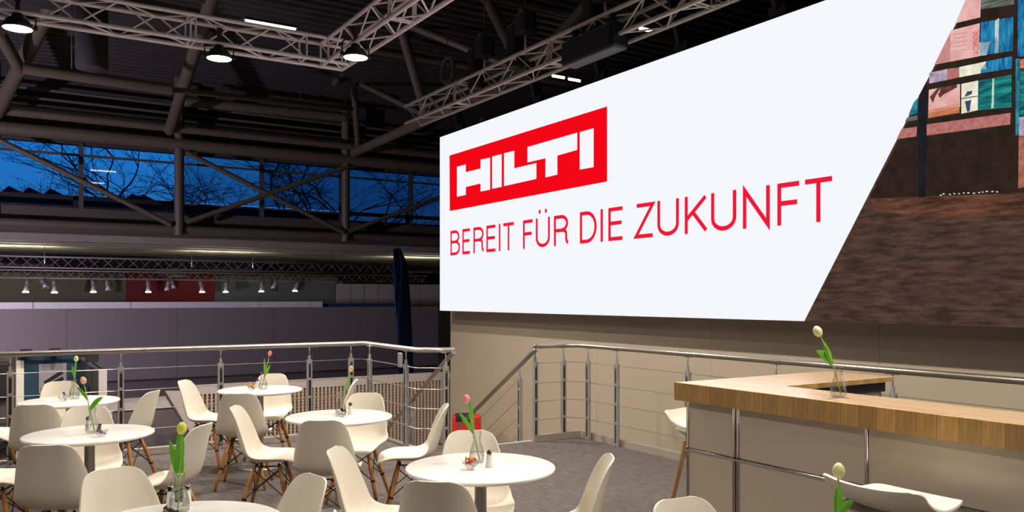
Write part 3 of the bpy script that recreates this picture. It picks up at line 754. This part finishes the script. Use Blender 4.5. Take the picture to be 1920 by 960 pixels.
for ch,a,c_,dt in (('B',845,863,0),('E',867.3,883,0),('R',888,908,0),('E',912.3,931,0),('I',935,939.5,0),('T',942.5,965.5,0),
    ('F',981,1001,0),('U',1005,1031.5,1),('R',1039,1067,0),('D',1087.7,1119.3,0),('I',1126,1131.3,0),('E',1141,1170,0),
    ('Z',1190.5,1227,0),('U',1233,1273.5,0),('K',1284.3,1327.5,0),('U',1333.7,1381,0),('N',1393.3,1444,0),('F',1458,1503,0),('T',1506,1565,0)):
    letter(ch, a, c_, dots=bool(dt))
# photograph shown on the right of the screen
pic = flat('picture', [[(1508,602.2),(1815,0),(1875,-118),(2150,-190),(2150,620.6),(1925,614.3)]], emat('pic_ground', (.040,.024,.017), SCREEN_E, (.105,.055,.042), 4.0, (1,1.0,6)), .004)
E_ = lambda nm,c,v=None,sc_=14,st=(1,1,1): emat('pic_'+nm, c, SCREEN_E, v, sc_, st)
flat('picture_ground_glow', [[(1632,372),(1700,372),(1900,362),(1925,368),(1925,400),(1760,410),(1640,395)]], E_('rust',(.045,.022,.014),(.19,.075,.045),3.2,(1,1,6)), .006)
flat('picture_wall', [[(1630,372),(1815,8),(1875,-112),(2150,-190),(2150,355),(1910,362)]], E_('dark',(.022,.014,.010),(.034,.021,.015),8), .006)
col = dict(pink=E_('pink',(.72,.36,.34),(.84,.50,.47),9), rose=E_('rose',(.40,.13,.12),(.52,.20,.19),26), teal=E_('teal',(.010,.10,.19),(.03,.30,.40),9,(1,2,1)),
    green=E_('green',(.005,.07,.09),(.02,.30,.26),8,(1,.6,4)), blue=E_('blue',(.008,.07,.25),(.03,.33,.55),7,(1,4,1)), cream=E_('cream',(.72,.68,.50),(.92,.92,.78),14),
    lav=E_('lav',(.30,.20,.32),(.60,.50,.62),14), orange=E_('orange',(.42,.09,.03),(.70,.28,.16),10,(1,.6,6)), grey=E_('grey',(.05,.06,.06),(.22,.24,.20),7,(1,.5,5)),
    leaf=E_('leaf',(.10,.03,.025),(.16,.06,.05),30), red=E_('redtext',(.50,.03,.03),(.62,.05,.04),8), navy=E_('navy',(.010,.011,.013),(.014,.016,.022),6), red2=E_('brick',(.30,.10,.06),(.45,.18,.12),14))
def P1(pts): return [(1720+x/7.385, y/7.385) for x,y in pts]
def P2(pts): return [(1680+x/6, 110+y/6) for x,y in pts]
tiles = [('pink',P1([(665,0),(880,0),(872,240),(530,320)])),('pink',P1([(470,420),(865,320),(850,780),(235,895)])),('rose',P1([(455,455),(460,850),(240,893)])),
 ('grey',P1([(880,0),(1340,0),(1340,60),(880,130)])),('blue',P1([(880,310),(1325,235),(1320,700),(860,770)])),('cream',P1([(860,590),(1010,575),(960,760),(850,775)])),('teal',P1([(1130,300),(1330,260),(1322,690),(1130,735)])),('cream',P1([(1075,290),(1130,250),(1120,730),(1070,740)])),
 ('cream',P1([(560,960),(950,850),(960,960)])),('blue',P1([(950,850),(1310,780),(1310,950),(950,960)])),
 ('lav',P2([(375,160),(575,115),(575,240),(372,280)])),('rose',P2([(575,115),(710,100),(712,210),(575,240)])),('cream',P2([(710,95),(1020,30),(950,165),(712,210)])),('blue',P2([(955,115),(1020,30),(1300,0),(1300,110),(950,165)])),
 ('pink',P2([(370,350),(720,285),(720,540),(362,610)])),('orange',P2([(362,580),(715,500),(715,610),(360,668)])),('cream',P2([(735,285),(925,245),(920,580),(735,620)])),
 ('green',P2([(930,250),(1300,180),(1300,545),(925,580)])),('cream',P2([(1085,225),(1105,222),(1100,555),(1070,560)])),('rose',P2([(345,740),(1290,610),(1285,740),(345,865)])),
 ('teal',P2([(200,490),(245,440),(240,620),(140,635)])),('grey',P2([(125,660),(240,640),(240,690),(100,712)])),('rose',P2([(60,790),(235,765),(232,875),(8,905)])),
 ('navy',P2([(300,335),(345,250),(345,900),(330,1560),(255,1560),(255,420)])),
 ('teal',P2([(1345,0),(1390,0),(1385,860),(1345,860)])),('orange',P2([(1395,10),(1440,0),(1440,110),(1395,110)])),('green',P2([(1395,130),(1440,125),(1440,640),(1395,640)])),('lav',P2([(1385,660),(1440,650),(1440,870),(1380,870)])),
 ('blue',P1([(1390,0),(1480,0),(1480,780),(1390,780)])),('red2',P2([(1380,880),(1470,870),(1470,1440),(1375,1460)]))]
for nm,pts in tiles: flat('picture_patch', [pts], col[nm], .0075, pic)
flat('picture_leaves', [P2([(380,430),(470,330),(500,330),(440,430),(415,500)]),P2([(500,325),(680,290),(690,320),(600,370),(540,400),(480,440)]),P2([(470,400),(540,330),(560,370),(500,440)])], col['leaf'], .0085, pic)
flat('picture_sketch', [P2([(770,430),(800,370),(860,360),(850,400)]),P2([(775,480),(850,465),(840,500),(830,590),(800,600)]),P2([(735,445),(920,415),(920,425),(735,455)])], E_('ink',(.03,.04,.08),(.08,.09,.2),20), .0085, pic)
flat('picture_text_bars', [P1([(500,470+k*58),(690-20*(k%2),440+k*58),(690-20*(k%2),455+k*58),(500,485+k*58)]) for k in range(5)], E_('faint',(.60,.30,.27),(.66,.36,.32),20), .0085, pic)
# the upright red words on the pink poster
cu = bpy.data.curves.new('poster_words', 'FONT'); cu.body = 'LA COMPAGNIE'; cu.size = 1; cu.align_x = 'LEFT'
to = bpy.data.objects.new('tmp', cu); C.objects.link(to); bpy.context.view_layer.update()
me = bpy.data.meshes.new_from_object(to.evaluated_get(bpy.context.evaluated_depsgraph_get())); bpy.data.objects.remove(to)
pa = on_x(1720+810/7.385, 765/7.385, XS-.0085)-so; pb = on_x(1720+810/7.385, 432/7.385, XS-.0085)-so
wx = max(v.co.x for v in me.vertices); hy = max(v.co.y for v in me.vertices); LZ = (pb.z-pa.z); WY = .045
for v in me.vertices: x,y = v.co.x/wx, v.co.y/hy; v.co = Vector((pa.x, pa.y+(y-.5)*WY, pa.z+x*LZ))
me.materials.clear(); me.materials.append(col['red']); link('picture_words', me, None, pic)
# small white specks along the foot of the dark wall
rn = random.Random(2)
flat('picture_specks', [[(x,y),(x+rn.uniform(2,5),y-.3),(x+4,y+2),(x,y+2)] for x,y in [(1760+i*9+rn.uniform(-2,2), 364-i*.5+rn.uniform(-1,1)) for i in range(13)]], E_('speck',(.6,.5,.45),(.8,.75,.7),20), .0085, pic)

# ================================================================== CHAIRS
def catmull(P, t):
    n = len(P)-1; s = min(max(t,0),1)*n; i = min(int(s), n-1); f = s-i
    p0 = P[max(i-1,0)]; p1 = P[i]; p2 = P[i+1]; p3 = P[min(i+2,n)]
    return [0.5*((2*b)+(-a+c)*f+(2*a-5*b+4*c-d)*f*f+(-a+3*b-3*c+d)*f**3) for a,b,c,d in zip(p0,p1,p2,p3)]
#        forward  z     half width  curl
PROF = [(.238,.408,.150,.000),(.232,.424,.188,.004),(.195,.436,.212,.018),(.12,.438,.226,.036),(.03,.430,.232,.046),(-.06,.428,.233,.052),(-.13,.445,.232,.060),
        (-.180,.490,.218,.066),(-.206,.555,.209,.066),(-.226,.63,.194,.060),(-.245,.705,.176,.050),(-.260,.760,.158,.038),(-.271,.796,.136,.026),(-.277,.815,.108,.014),(-.280,.825,.070,.006)]
def shell_mesh():
    NU, NV = 16, 34; vs = []
    for i in range(NV+1):
        t = i/NV; f,z,wd,cu = catmull(PROF, t); f2,z2,_,_ = catmull(PROF, min(1,t+.01)); f1,z1,_,_ = catmull(PROF, max(0,t-.01))
        tf, tz = f2-f1, z2-z1; l = math.hypot(tf,tz) or 1; nf, nz = tz/l, -tf/l
        for j in range(NU+1):
            u = 2*j/NU-1; c = cu*abs(u)**2.4
            vs.append((u*wd*(1-.05*abs(u)**4), f+nf*c, z+nz*c))
    b = MB(); b.add(vs, [(i*(NU+1)+j, i*(NU+1)+j+1, (i+1)*(NU+1)+j+1, (i+1)*(NU+1)+j) for i in range(NV) for j in range(NU)], True)
    me = b.mesh('seat_shell', M['shell']); o = bpy.data.objects.new('t', me); C.objects.link(o)
    s = o.modifiers.new('s','SOLIDIFY'); s.thickness = .009; s.offset = 0; s.use_rim = True
    bv = o.modifiers.new('b','BEVEL'); bv.width = .003; bv.segments = 2; bv.limit_method = 'ANGLE'; bv.angle_limit = 1.0
    bpy.context.view_layer.update()
    r = bpy.data.meshes.new_from_object(o.evaluated_get(bpy.context.evaluated_depsgraph_get())); bpy.data.objects.remove(o)
    r.polygons.foreach_set('use_smooth', [True]*len(r.polygons)); return r
CH = []
def make_chair():
    t = thing('shell_chair', '', 'chair', (0,0,0)); link('seat_shell', shell_mesh(), None, t)
    top = {}; bot = {}
    for sx in (-1,1):
        for sf in (-1,1):
            a = Vector((sx*.105, sf*.088-.005, .402)); b = Vector((sx*.205, sf*.195-.01, 0)); top[sx,sf] = a; bot[sx,sf] = b
            m_ = MB(); m_.tube([a, a.lerp(b,.3), a.lerp(b,.75), b], [.0125,.0165,.0145,.0105], 12); m_.build('leg', M['leg'], t)
    w_ = MB()
    ks = [(-1,-1),(1,-1),(1,1),(-1,1)]
    for i in range(4):
        A, B_ = ks[i], ks[(i+1)%4]
        w_.tube([top[A].lerp(bot[A],.06), top[B_].lerp(bot[B_],.55)], .0038, 6); w_.tube([top[B_].lerp(bot[B_],.06), top[A].lerp(bot[A],.55)], .0038, 6)
        w_.tube([top[A], top[B_]], .005, 6)
    for k in ks:
        w_.tube([top[k]+Vector((0,0,-.03)), top[k]+Vector((-k[0]*.02,-k[1]*.01,.018))], .008, 6)
        w_.tube([top[k].lerp(bot[k],.53)+Vector((0,0,.0)), top[k].lerp(bot[k],.57)], .0185, 8)
    w_.build('wire_base', M['blackm'], t); CH.append(t); return t
make_chair()
TABLES = {}
first = [True]
def chair(px, d, tgt, label, turn=0, group=None):
    "px, d: where the middle of the back's top edge stands; the chair faces its table"
    P = at_d(px, d); T = TABLES[tgt]; f = Vector((T.x-P.x, T.y-P.y, 0)).normalized()
    a = math.atan2(f.y, f.x)+math.radians(turn); f = Vector((math.cos(a), math.sin(a), 0)); o = P+f*.27
    if first[0]:
        first[0] = False; t = CH[0]; t.location = o; t.rotation_euler = (0,0,a-math.pi/2); t['label'] = label; t['group'] = 'white shell chairs'
    else: t = dup(CH[0], o, a-math.pi/2, label, 'white shell chairs'); CH.append(t)
    return t
TD = dict(front=(901,4.316), middle=(636,6.14), back=(488,7.93), left=(168,5.37), farleft=(131,7.07), near=(338,3.20), right=(1500,2.62))
for k,(px,d) in TD.items(): TABLES[k] = at_d(px, d)
# ---- tables
TB = []
def table(k, label):
    P = TABLES[k]
    if not TB:
        t = thing('round_table', label, 'table', P, 0, 'round white tables')
        b = MB().lathe([(0,.74),(.384,.74),(.3895,.7365),(.39,.73)], 64); b.build('table_top', M['ttop'], t)
        MB().lathe([(.39,.73),(.386,.722),(.35,.712),(0,.712)], 64).build('top_edge', M['tedge'], t)
        MB().lathe([(.032,.05),(.032,.70),(.07,.702),(.07,.712)], 24).build('column', M['steel'], t)
        MB().lathe([(0,0),(.21,0),(.21,.008),(.19,.016),(.05,.022),(.04,.05),(0,.05)], 40).build('base', M['steel'], t)
        TB.append(t)
    else: TB.append(dup(TB[0], P, 0, label, 'round white tables'))
table('front','round white table in front, bearing the pink tulip and the salt shaker')
table('middle','round white table in the middle, holding a closed peach tulip, before the stair posts')
table('back','round white table at the back by the railing, with a deep pink tulip')
table('left','round white table at left with a salmon tulip bending from its vase')
table('farleft','round white table at far left before the blue booth')
table('near','round white table cut by the bottom edge, with a yellow tulip')
table('right','round white table below the picture edge, carrying the near tulip by the bar stool')
# ---- chairs
chair(84, 4.46,'left','white shell chair from behind at the bottom left, drawn up to the salmon tulip table', -4)
chair(208,3.84,'near','white shell chair facing us behind the bottom table, left of the yellow tulip', 8)
chair(62, 6.14,'farleft','white shell chair from behind, drawn up to the far left table', 0)
chair(163,6.03,'left','white shell chair facing us behind the salmon tulip table', 0)
chair(113,7.85,'farleft','white shell chair facing us beyond the far left table, before the blue booth', 0)
chair(290,7.05,'farleft','white shell chair seen from its side, right of the far left table', -2)
chair(342,7.95,'back','white shell chair sideways, its back to the left, left of the back table', -2)
chair(447,6.86,'back','white shell chair from behind on the near side of the back table', 0)
chair(512,8.65,'back','white shell chair facing us beyond the back table, against the railing', 0)
chair(438,6.05,'middle','white shell chair in side view left of the middle table, all legs visible', -3)
chair(603,5.36,'middle','white shell chair from behind on the near side of the middle table', 0)
chair(688,6.90,'middle','white shell chair facing us beyond the middle table, before the stair posts', 0)
chair(668,8.00,'back','white shell chair mostly hidden right of the back table, only a back edge showing', 4)
chair(838,6.15,'middle','white shell chair in side view right of the middle table, before the red case', 6)
chair(882,4.95,'front','white shell chair facing us beyond the front table, before the red case', 0)
chair(624,4.36,'front','white shell chair in side view left of the front table, cut by the bottom edge', -3)
chair(812,3.58,'front','white shell chair from behind on the near side of the front table', 4)
chair(1146,4.15,'front','white shell chair standing alone right of the front table, seen sideways', 14)
chair(592,3.69,'near','white shell chair with rounded back at the bottom edge, left of the front table', -8)
chair(385,5.20,'left','white shell chair right of the salmon tulip table, beside the yellow tulip', 4)
chair(-98,5.25,'left','white shell chair cut by the left edge, its seat below the salmon tulip table', 4)
chair(-82,7.05,'farleft','white shell chair cut by the left edge beside the far left table', 2)
chair(1271,3.27,'right','white shell chair at the bottom edge, only its back top showing before the counter', 4)

# ================================================================== THINGS ON THE TABLES
rnd = random.Random(4)
VS = []
def vase(P, label):
    if not VS:
        t = thing('glass_vase', label, 'vase', P, 0, 'glass carafe vases')
        prof = [(0,.004),(.036,.004),(.041,.012),(.041,.03),(.038,.06),(.028,.09),(.0205,.112),(.0195,.125),(.0225,.150),(.025,.166)]
        inn = [(r-.0018,z) for r,z in reversed(prof[1:])]
        MB().lathe([(0,0)]+prof[1:]+inn+[(0,.010)], 28).build('vase_body', M['glassv'], t)
        MB().lathe([(0,.012),(.037,.013),(.038,.03),(.0355,.055),(0,.055)], 24).build('water', M['water'], t)
        VS.append(t); return t
    t = dup(VS[0], P, 0, label, 'glass carafe vases'); VS.append(t); return t
def tulip(base, head, bend, colr, label, leaves, hs=1.0, away=None):
    "base: foot of the stem inside the vase, head: centre of the bloom, both real points"
    t = thing('tulip', label, 'flower', base); b = Vector((0,0,.014)); h = head-base; mid = h*.5+Vector(bend)
    pts = []
    for i in range(11):
        f = i/10; pts.append(b*(1-f)**2+mid*2*f*(1-f)+h*f*f)
    MB().tube(pts, [.0034]*10+[.0028], 8).build('stem', M['stem'], t)
    dirn = (pts[-1]-pts[-2]).normalized(); qm = dirn.to_track_quat('Z','Y').to_matrix().to_4x4()
    bm_ = MB().lathe([(0,-.022),(.011,-.021),(.0185,-.008),(.0198,.004),(.0155,.018),(.007,.027),(0,.029)], 18, lobes=3, amp=.07)
    me = bm_.mesh('bloom', mat('bloom_%s' % colr[0], colr[1], .45, 0, .16, 40))
    o = link('bloom', me, None, t); o.location = h; o.rotation_euler = qm.to_euler(); o.scale = (hs,)*3
    for f0, tip, wd in leaves:
        i = int(f0*10); s = pts[i]; tp = s+Vector(tip); d = (tp-s); L = d.length
        side = d.cross(Vector((FW.x,FW.y,0))).normalized(); outv = Vector((FW.x,FW.y,0))
        vs = []; N = 10; sag = Vector((0,0,.16*L))
        for k in range(N+1):
            f = k/N; c_ = s+d*f+sag*math.sin(math.pi*f)*(.6 if abs(d.z) < L*.8 else .1); wv = wd*math.sin(math.pi*min(1,(f*.86+.14)))**.8*(1 if f < 1 else 0)
            vs += [c_-side*wv, c_+outv*wv*.45, c_+side*wv]
        lb = MB().add(vs, [(3*k+j,3*k+j+1,3*k+4+j,3*k+3+j) for k in range(N) for j in range(2)], True)
        lo = lb.build('leaf', M['leafm'], t); sd = lo.modifiers.new('s','SOLIDIFY'); sd.thickness = .0008
    return t
SW = []
def sweet(P, colr, label, rz, tilt):
    t = thing('wrapped_sweet', label, 'sweet', P, rz, 'wrapped sweets in the glass bowls')
    m_ = mat('wrapper_'+colr[0], colr[1], .25, .3, .25, 60)
    MB().tube([(-.016,0,0),(-.013,0,0),(0,0,.001),(.013,0,0),(.016,0,0)], [.004,.009,.0105,.009,.004], 8).build('sweet_body', m_, t)
    w_ = MB()
    for s in (-1,1): w_.tube([(s*.015,0,0),(s*.028,0,.002)], [.003,.011], 7, caps=False)
    o = w_.build('twisted_ends', m_, t); t.rotation_euler = (0, tilt, rz); return t
BW = []
def bowl(P, label, cols, where):
    if not BW:
        t = thing('glass_bowl', label, 'bowl', P, 0, 'small glass bowls')
        MB().lathe([(0,.0),(.018,.0),(.014,.006),(.024,.010),(.036,.024),(.043,.040),(.041,.040),(.033,.024),(.020,.013),(0,.011)], 20, lobes=10, amp=.03).build('bowl_body', M['glassv'], t); BW.append(t)
    else: BW.append(dup(BW[0], P, 0, label, 'small glass bowls'))
    for i,cn in enumerate(cols):
        a = rnd.uniform(0,6); r = .012
        sweet(P+Vector((r*math.cos(a+i*2), r*math.sin(a+i*2), .028+.013*i)), cn, '%s wrapped sweet %s in the glass bowl on %s' % (cn[0], ('at the bottom','in the middle','on top','topmost')[i], where), a*2+i, rnd.uniform(-.7,.7))
SH = []
def shaker(P, label):
    if not SH:
        t = thing('salt_shaker', label, 'shaker', P, 0, 'salt shakers')
        MB().lathe([(0,0),(.020,0),(.020,.004),(.0185,.008),(.0135,.062),(.012,.068),(0,.068)], 12).build('shaker_body', mat('shaker_glass', (.80,.78,.74), .12, 0, .03, 30), t)
        MB().lathe([(.0135,.064),(.0135,.080),(.010,.088),(0,.091)], 16).build('shaker_cap', M['chrome'], t); SH.append(t)
    else: SH.append(dup(SH[0], P, 0, label, 'salt shakers'))
GOLD=('gold',(.62,.30,.05)); REDW=('red',(.60,.06,.05)); BLUEW=('blue',(.10,.10,.36)); SIL=('silver',(.70,.70,.72)); BRN=('brown',(.30,.12,.06)); DKW=('dark',(.05,.05,.045)); ROSW=('rose',(.52,.22,.20))
ZT_ = .7402
def tp(px,py): return at_z(px,py,ZT_)
def hd(px,py,ref): # point of the given photo measure in the depth of ref
    d = (ref.x*FW.x+ref.y*FW.y); r = ray(px)*d; return Vector((r.x,r.y,EYE-(py-PY0)/FP*d))
R_ = RT; U = Vector((0,0,1))
def vt(px, py, hx, hy, colr, vlabel, tlabel, leaves, bend=(0,0,0), hs=1.0):
    V = tp(px,py); vase(V, vlabel); H = hd(hx,hy,V); off = (V-H); off.z = 0
    b = V+Vector((0,0,0))+off*min(.5,.014/max(.01,off.length)); b.z = V.z
    return tulip(b, H, bend, colr, tlabel, [(f,tuple(R_*dx+U*dz),w_) for f,dx,dz,w_ in leaves], hs)
vt(894,867,875,749,('pink',(.86,.25,.30)),'clear glass vase on the front table','pink tulip with a leaf arching left, on the front table',[(.45,-.085,.125,.011),(.5,-.02,.16,.012)],(0,0,.02),.95)
vt(639,777,658,692,('peach',(.86,.50,.26)),'clear glass vase on the middle table','closed peach tulip leaning right, on the middle table',[(.55,.035,.11,.010)],hs=.9)
vt(493,730,506,663,('deep_pink',(.86,.20,.26)),'clear glass vase on the back table','deep pink tulip with two short leaves, on the back table',[(.4,-.005,.16,.011),(.35,.06,.13,.012)],hs=.95)
vt(173,812,156,714,('salmon',(.90,.42,.32)),'clear glass vase on the salmon tulip table at left','salmon tulip leaning left with a broad leaf to the right, on the left table',[(.6,-.075,.085,.010),(.42,.085,.085,.016)],(0,0,.02),.95)
vt(139,748,143,673,('lime',(.72,.80,.36)),'clear glass vase on the far left table','pale lime tulip standing upright, on the far left table',[(.5,-.025,.12,.011),(.55,.008,.16,.009)],hs=.95)
vt(336,961,341,804,('yellow',(.78,.78,.10)),'clear glass vase at the bottom edge, on the bottom table','yellow-green tulip with three broad upright leaves, on the bottom table',[(.45,-.040,.155,.017),(.5,-.004,.165,.014),(.42,.006,.11,.017),(.5,.012,.15,.013)],hs=1.0)
# near tulip: its table stands below the frame
V = TABLES['right']+Vector((0,0,ZT_)); Vn = V.copy()
dd = 2.55; r = ray(1568)*dd; Vn = Vector((r.x,r.y,ZT_)); vase(Vn,'clear glass vase below the bottom edge, holding the near tulip beside the bar stool')
H = hd(1572,884,Vn); tulip(Vn, H, (0,0,0), ('pale_yellow',(.80,.80,.40)), 'pale yellow tulip standing before the bar stool at the bottom edge', [(.62,*[tuple(R_*.004+U*.10)],.014),(.62,*[tuple(R_*.05+U*.045)],.014)], .95)
bowl(tp(882,880),'small faceted glass bowl of sweets on the front table',[SIL,REDW,GOLD],'the front table'); shaker(tp(917,876),'salt shaker on the front table')
bowl(tp(641,781),'small glass bowl of sweets on the middle table',[SIL,DKW,BRN],'the middle table'); shaker(tp(657,777),'salt shaker on the middle table')
bowl(tp(472,731),'small glass bowl of golden sweets on the back table',[BRN,GOLD,GOLD],'the back table'); shaker(tp(483,727),'salt shaker on the back table, half behind the vase')
bowl(tp(189,818),'small glass bowl of dark sweets on the left table',[BLUEW,ROSW,DKW],'the left table'); shaker(tp(165,806),'salt shaker on the left table behind the vase')
bowl(tp(119,752),'small glass bowl of blue and silver sweets on the far left table',[SIL,SIL,BLUEW],'the far left table')
bowl(tp(318,985),'small glass bowl of sweets at the bottom edge, on the bottom table',[GOLD,ROSW,DKW],'the bottom table'); shaker(tp(351,947),'salt shaker on the bottom table, right behind the vase'); shaker(tp(320,950),'salt shaker on the bottom table, left behind the vase')

# ================================================================== BAR COUNTER
XC = 3.555; YC = 3.76; YEND = -.3; BD = 1.10; TK = .108
ct = thing('bar_counter', 'L-shaped bar counter with thick oak top and beige metal panels in chrome tubes', 'counter', (XC,YC,0))
L_ = lambda x,y: (x-XC, y-YC)
W1 = .40; XR1 = 5.02; W2 = .50
poly = [L_(XC+.02,YEND), L_(XC+W1,YEND), L_(XC+W1,YC-W2), L_(XR1,YC-W2), L_(XR1,YC), L_(XC+.02,YC)]
tp_ = MB().prism(poly, BD-.022, BD).build('worktop', top_wood, ct)
MB().prism([L_(XC+.03,YEND), L_(XC+W1-.03,YEND), L_(XC+W1-.03,YC-W2-.03+.06), L_(XR1-.03,YC-W2+.03), L_(XR1-.03,YC-.03), L_(XC+.03,YC-.03)], BD-TK+.01, BD-.023).build('top_core', M['black'], ct)
y = YC; rn = random.Random(9); mesh_c = {}
while y > YEND:
    wd = .098
    if wd not in mesh_c: mesh_c[wd] = MB().box((0,-wd+.0012,0),(.02,0,TK)).mesh('fascia_board', oak)
    o = link('fascia_board', mesh_c[wd], None, ct, (0,y-YC,BD-TK)); y -= wd
x = XC+.02; mb2 = MB().box((0,-.02,0),(.099,0,TK)).mesh('fascia_board_end', oak)
while x < XR1-.05:
    link('fascia_board', mb2, None, ct, (x-XC,0,BD-TK)); x += .1
x = XC+W1; mb3 = MB().box((0,0,0),(.149,.015,.03)).mesh('fascia_board_inner', oak)
while x < XR1-.1: link('inner_edge_board', mb3, None, ct, (x-XC,-W2-.015,BD-.03)); x += .15
xf = .075; PY = [0.045,.432,1.27,2.11,2.95,3.79]; ZL_ = [.01,.345,.69,1.005]
def tubev(x,y,z0,z1): rod('chrome_tube', Vector((x,y,z0))+ct.location, Vector((x,y,z1))+ct.location, .0125, M['chrome'], ct, 12)
def tubeh(a,b): rod('chrome_tube', Vector(a)+ct.location, Vector(b)+ct.location, .0125, M['chrome'], ct, 12)
for k in range(len(PY)-1):
    ya = -PY[k]-(.016 if k else .0); yb = -PY[k+1]+(.016 if k == 0 else 0)
    if k > 1: ya = -PY[k]
    for zi in range(3):
        z0, z1 = ZL_[zi]+.012, ZL_[zi+1]-.012
        MB().box((xf-.004,yb+.012,z0),(xf+.006,ya-.012,z1)).build('panel', M['usm'], ct)
    for z in ZL_: tubeh((xf,ya,z),(xf,yb,z))
ys = [-PY[0], -PY[1]+.016, -PY[1]-.016]+[-v for v in PY[2:]]
sph = MB().lathe([(.0185*math.sin(a*math.pi/8),-.0185*math.cos(a*math.pi/8)) for a in range(9)], 12).mesh('ball_joint', M['chrome'])
for yy in ys:
    tubev(xf,yy,.01,1.0)
    for z in ZL_[1:3]: link('ball_joint', sph, None, ct, (xf,yy,z))
# left return face and rear leg body
for zi in range(3):
    z0, z1 = ZL_[zi]+.012, ZL_[zi+1]-.012
    MB().box((xf+.012,-.052,z0),(xf+.72,-.042,z1)).build('panel', M['usm'], ct); MB().box((xf+.74,-.052,z0),(1.40,-.042,z1)).build('panel', M['usm'], ct)
    MB().box((W1-.02,-W2+.05,z0),(.93,-W2+.06,z1)).build('panel', M['usm'], ct); MB().box((.95,-W2+.05,z0),(1.40,-W2+.06,z1)).build('panel', M['usm'], ct)
    MB().box((W1-.045,-3.7,z0),(W1-.035,-W2+.04,z1)).build('panel', M['usm'], ct)
    MB().box((1.405,-W2+.06,z0),(1.415,-.055,z1)).build('panel', M['usm'], ct)
for (xx,yy) in ((xf+.73,-.047),(1.41,-.047),(.94,-W2+.055),(1.41,-W2+.055)): tubev(xx,yy,.01,1.0)
for z in ZL_: tubeh((xf,-.047,z),(1.41,-.047,z)); tubeh((W1-.03,-W2+.055,z),(1.41,-W2+.055,z))
V = at_z(1572,745,BD+.0003); vase(V,'clear glass vase on the bar counter'); H = hd(1534,622,V)
b0 = V+R_*.012; b0.z = V.z
tulip(b0, H, tuple(R_*.03), ('cream',(.84,.84,.52)), 'cream tulip leaning left, in the vase on the bar counter', [(.50,*[tuple(R_*-.085+U*.07)],.021),(.52,*[tuple(R_*-.050+U*.125)],.015)], 1.15)

# ================================================================== BAR STOOLS
def stool(P, rz, label):
    t = thing('bar_stool', label, 'stool', P, rz, 'bar stools')
    SP = [(.195,.758,.13,.0),(.190,.772,.17,.0),(.14,.770,.20,.008),(.05,.752,.222,.020),(-.04,.742,.234,.032),(-.12,.750,.232,.045),(-.18,.776,.230,.055),(-.215,.812,.226,.058),(-.232,.838,.216,.048),(-.238,.852,.188,.033)]
    NU, NV = 14, 22; vs = []
    for i in range(NV+1):
        tt = i/NV; f,z,wd,cu = catmull(SP, tt); f2,z2,_,_ = catmull(SP, min(1,tt+.02)); f1,z1,_,_ = catmull(SP, max(0,tt-.02)); tf,tz = f2-f1,z2-z1; l = math.hypot(tf,tz); nf,nz = tz/l,-tf/l
        for j in range(NU+1):
            u = 2*j/NU-1; c_ = cu*abs(u)**2.2; vs.append((u*wd, f+nf*c_, z+nz*c_))
    b = MB().add(vs, [(i*(NU+1)+j, i*(NU+1)+j+1, (i+1)*(NU+1)+j+1, (i+1)*(NU+1)+j) for i in range(NV) for j in range(NU)], True)
    # belly under the shell
    o = b.build('seat_shell', M['shell'], t); s = o.modifiers.new('s','SOLIDIFY'); s.thickness = .012; s.offset = 1
    bevel(o, .004)
    um = MB().lathe([(0,.672),(.09,.680),(.16,.702),(.205,.735)], 28, (0,-.02,0)); um.build('seat_underside', mat('stool_underside',(.72,.66,.60),.5), t)
    WOOD = woodmat('stool_oak', (.34,.19,.09), (.48,.29,.15), .45, 24, (1,1,.15))
    ft = {}
    for sx in (-1,1):
        for sf in (-1,1):
            a = Vector((sx*.03,sf*.03,.665)); k = Vector((sx*.105,sf*.105,.655)); b_ = Vector((sx*.215,sf*.215,0))
            MB().tube([a, k.lerp(a,.3), k+Vector((sx*.008,sf*.008,-.012)), k.lerp(b_,.10), k.lerp(b_,.5), b_], [.013,.0155,.0175,.0175,.0165,.013], 12).build('leg', WOOD, t)
            ft[sx,sf] = k.lerp(b_,.68)
    ks = [(-1,-1),(1,-1),(1,1),(-1,1)]
    MB().tube([ft[k] for k in ks], .0055, 8, closed=True).build('footrest', M['chrome'], t)
    return t
s1 = at_d(1328, 5.56); stool((s1.x,s1.y,0), math.radians(193), 'white bar stool half hidden behind the left end of the counter')
stool((3.25,2.09,0), math.radians(-90), 'white bar stool with a low curved back, in front of the counter panels')
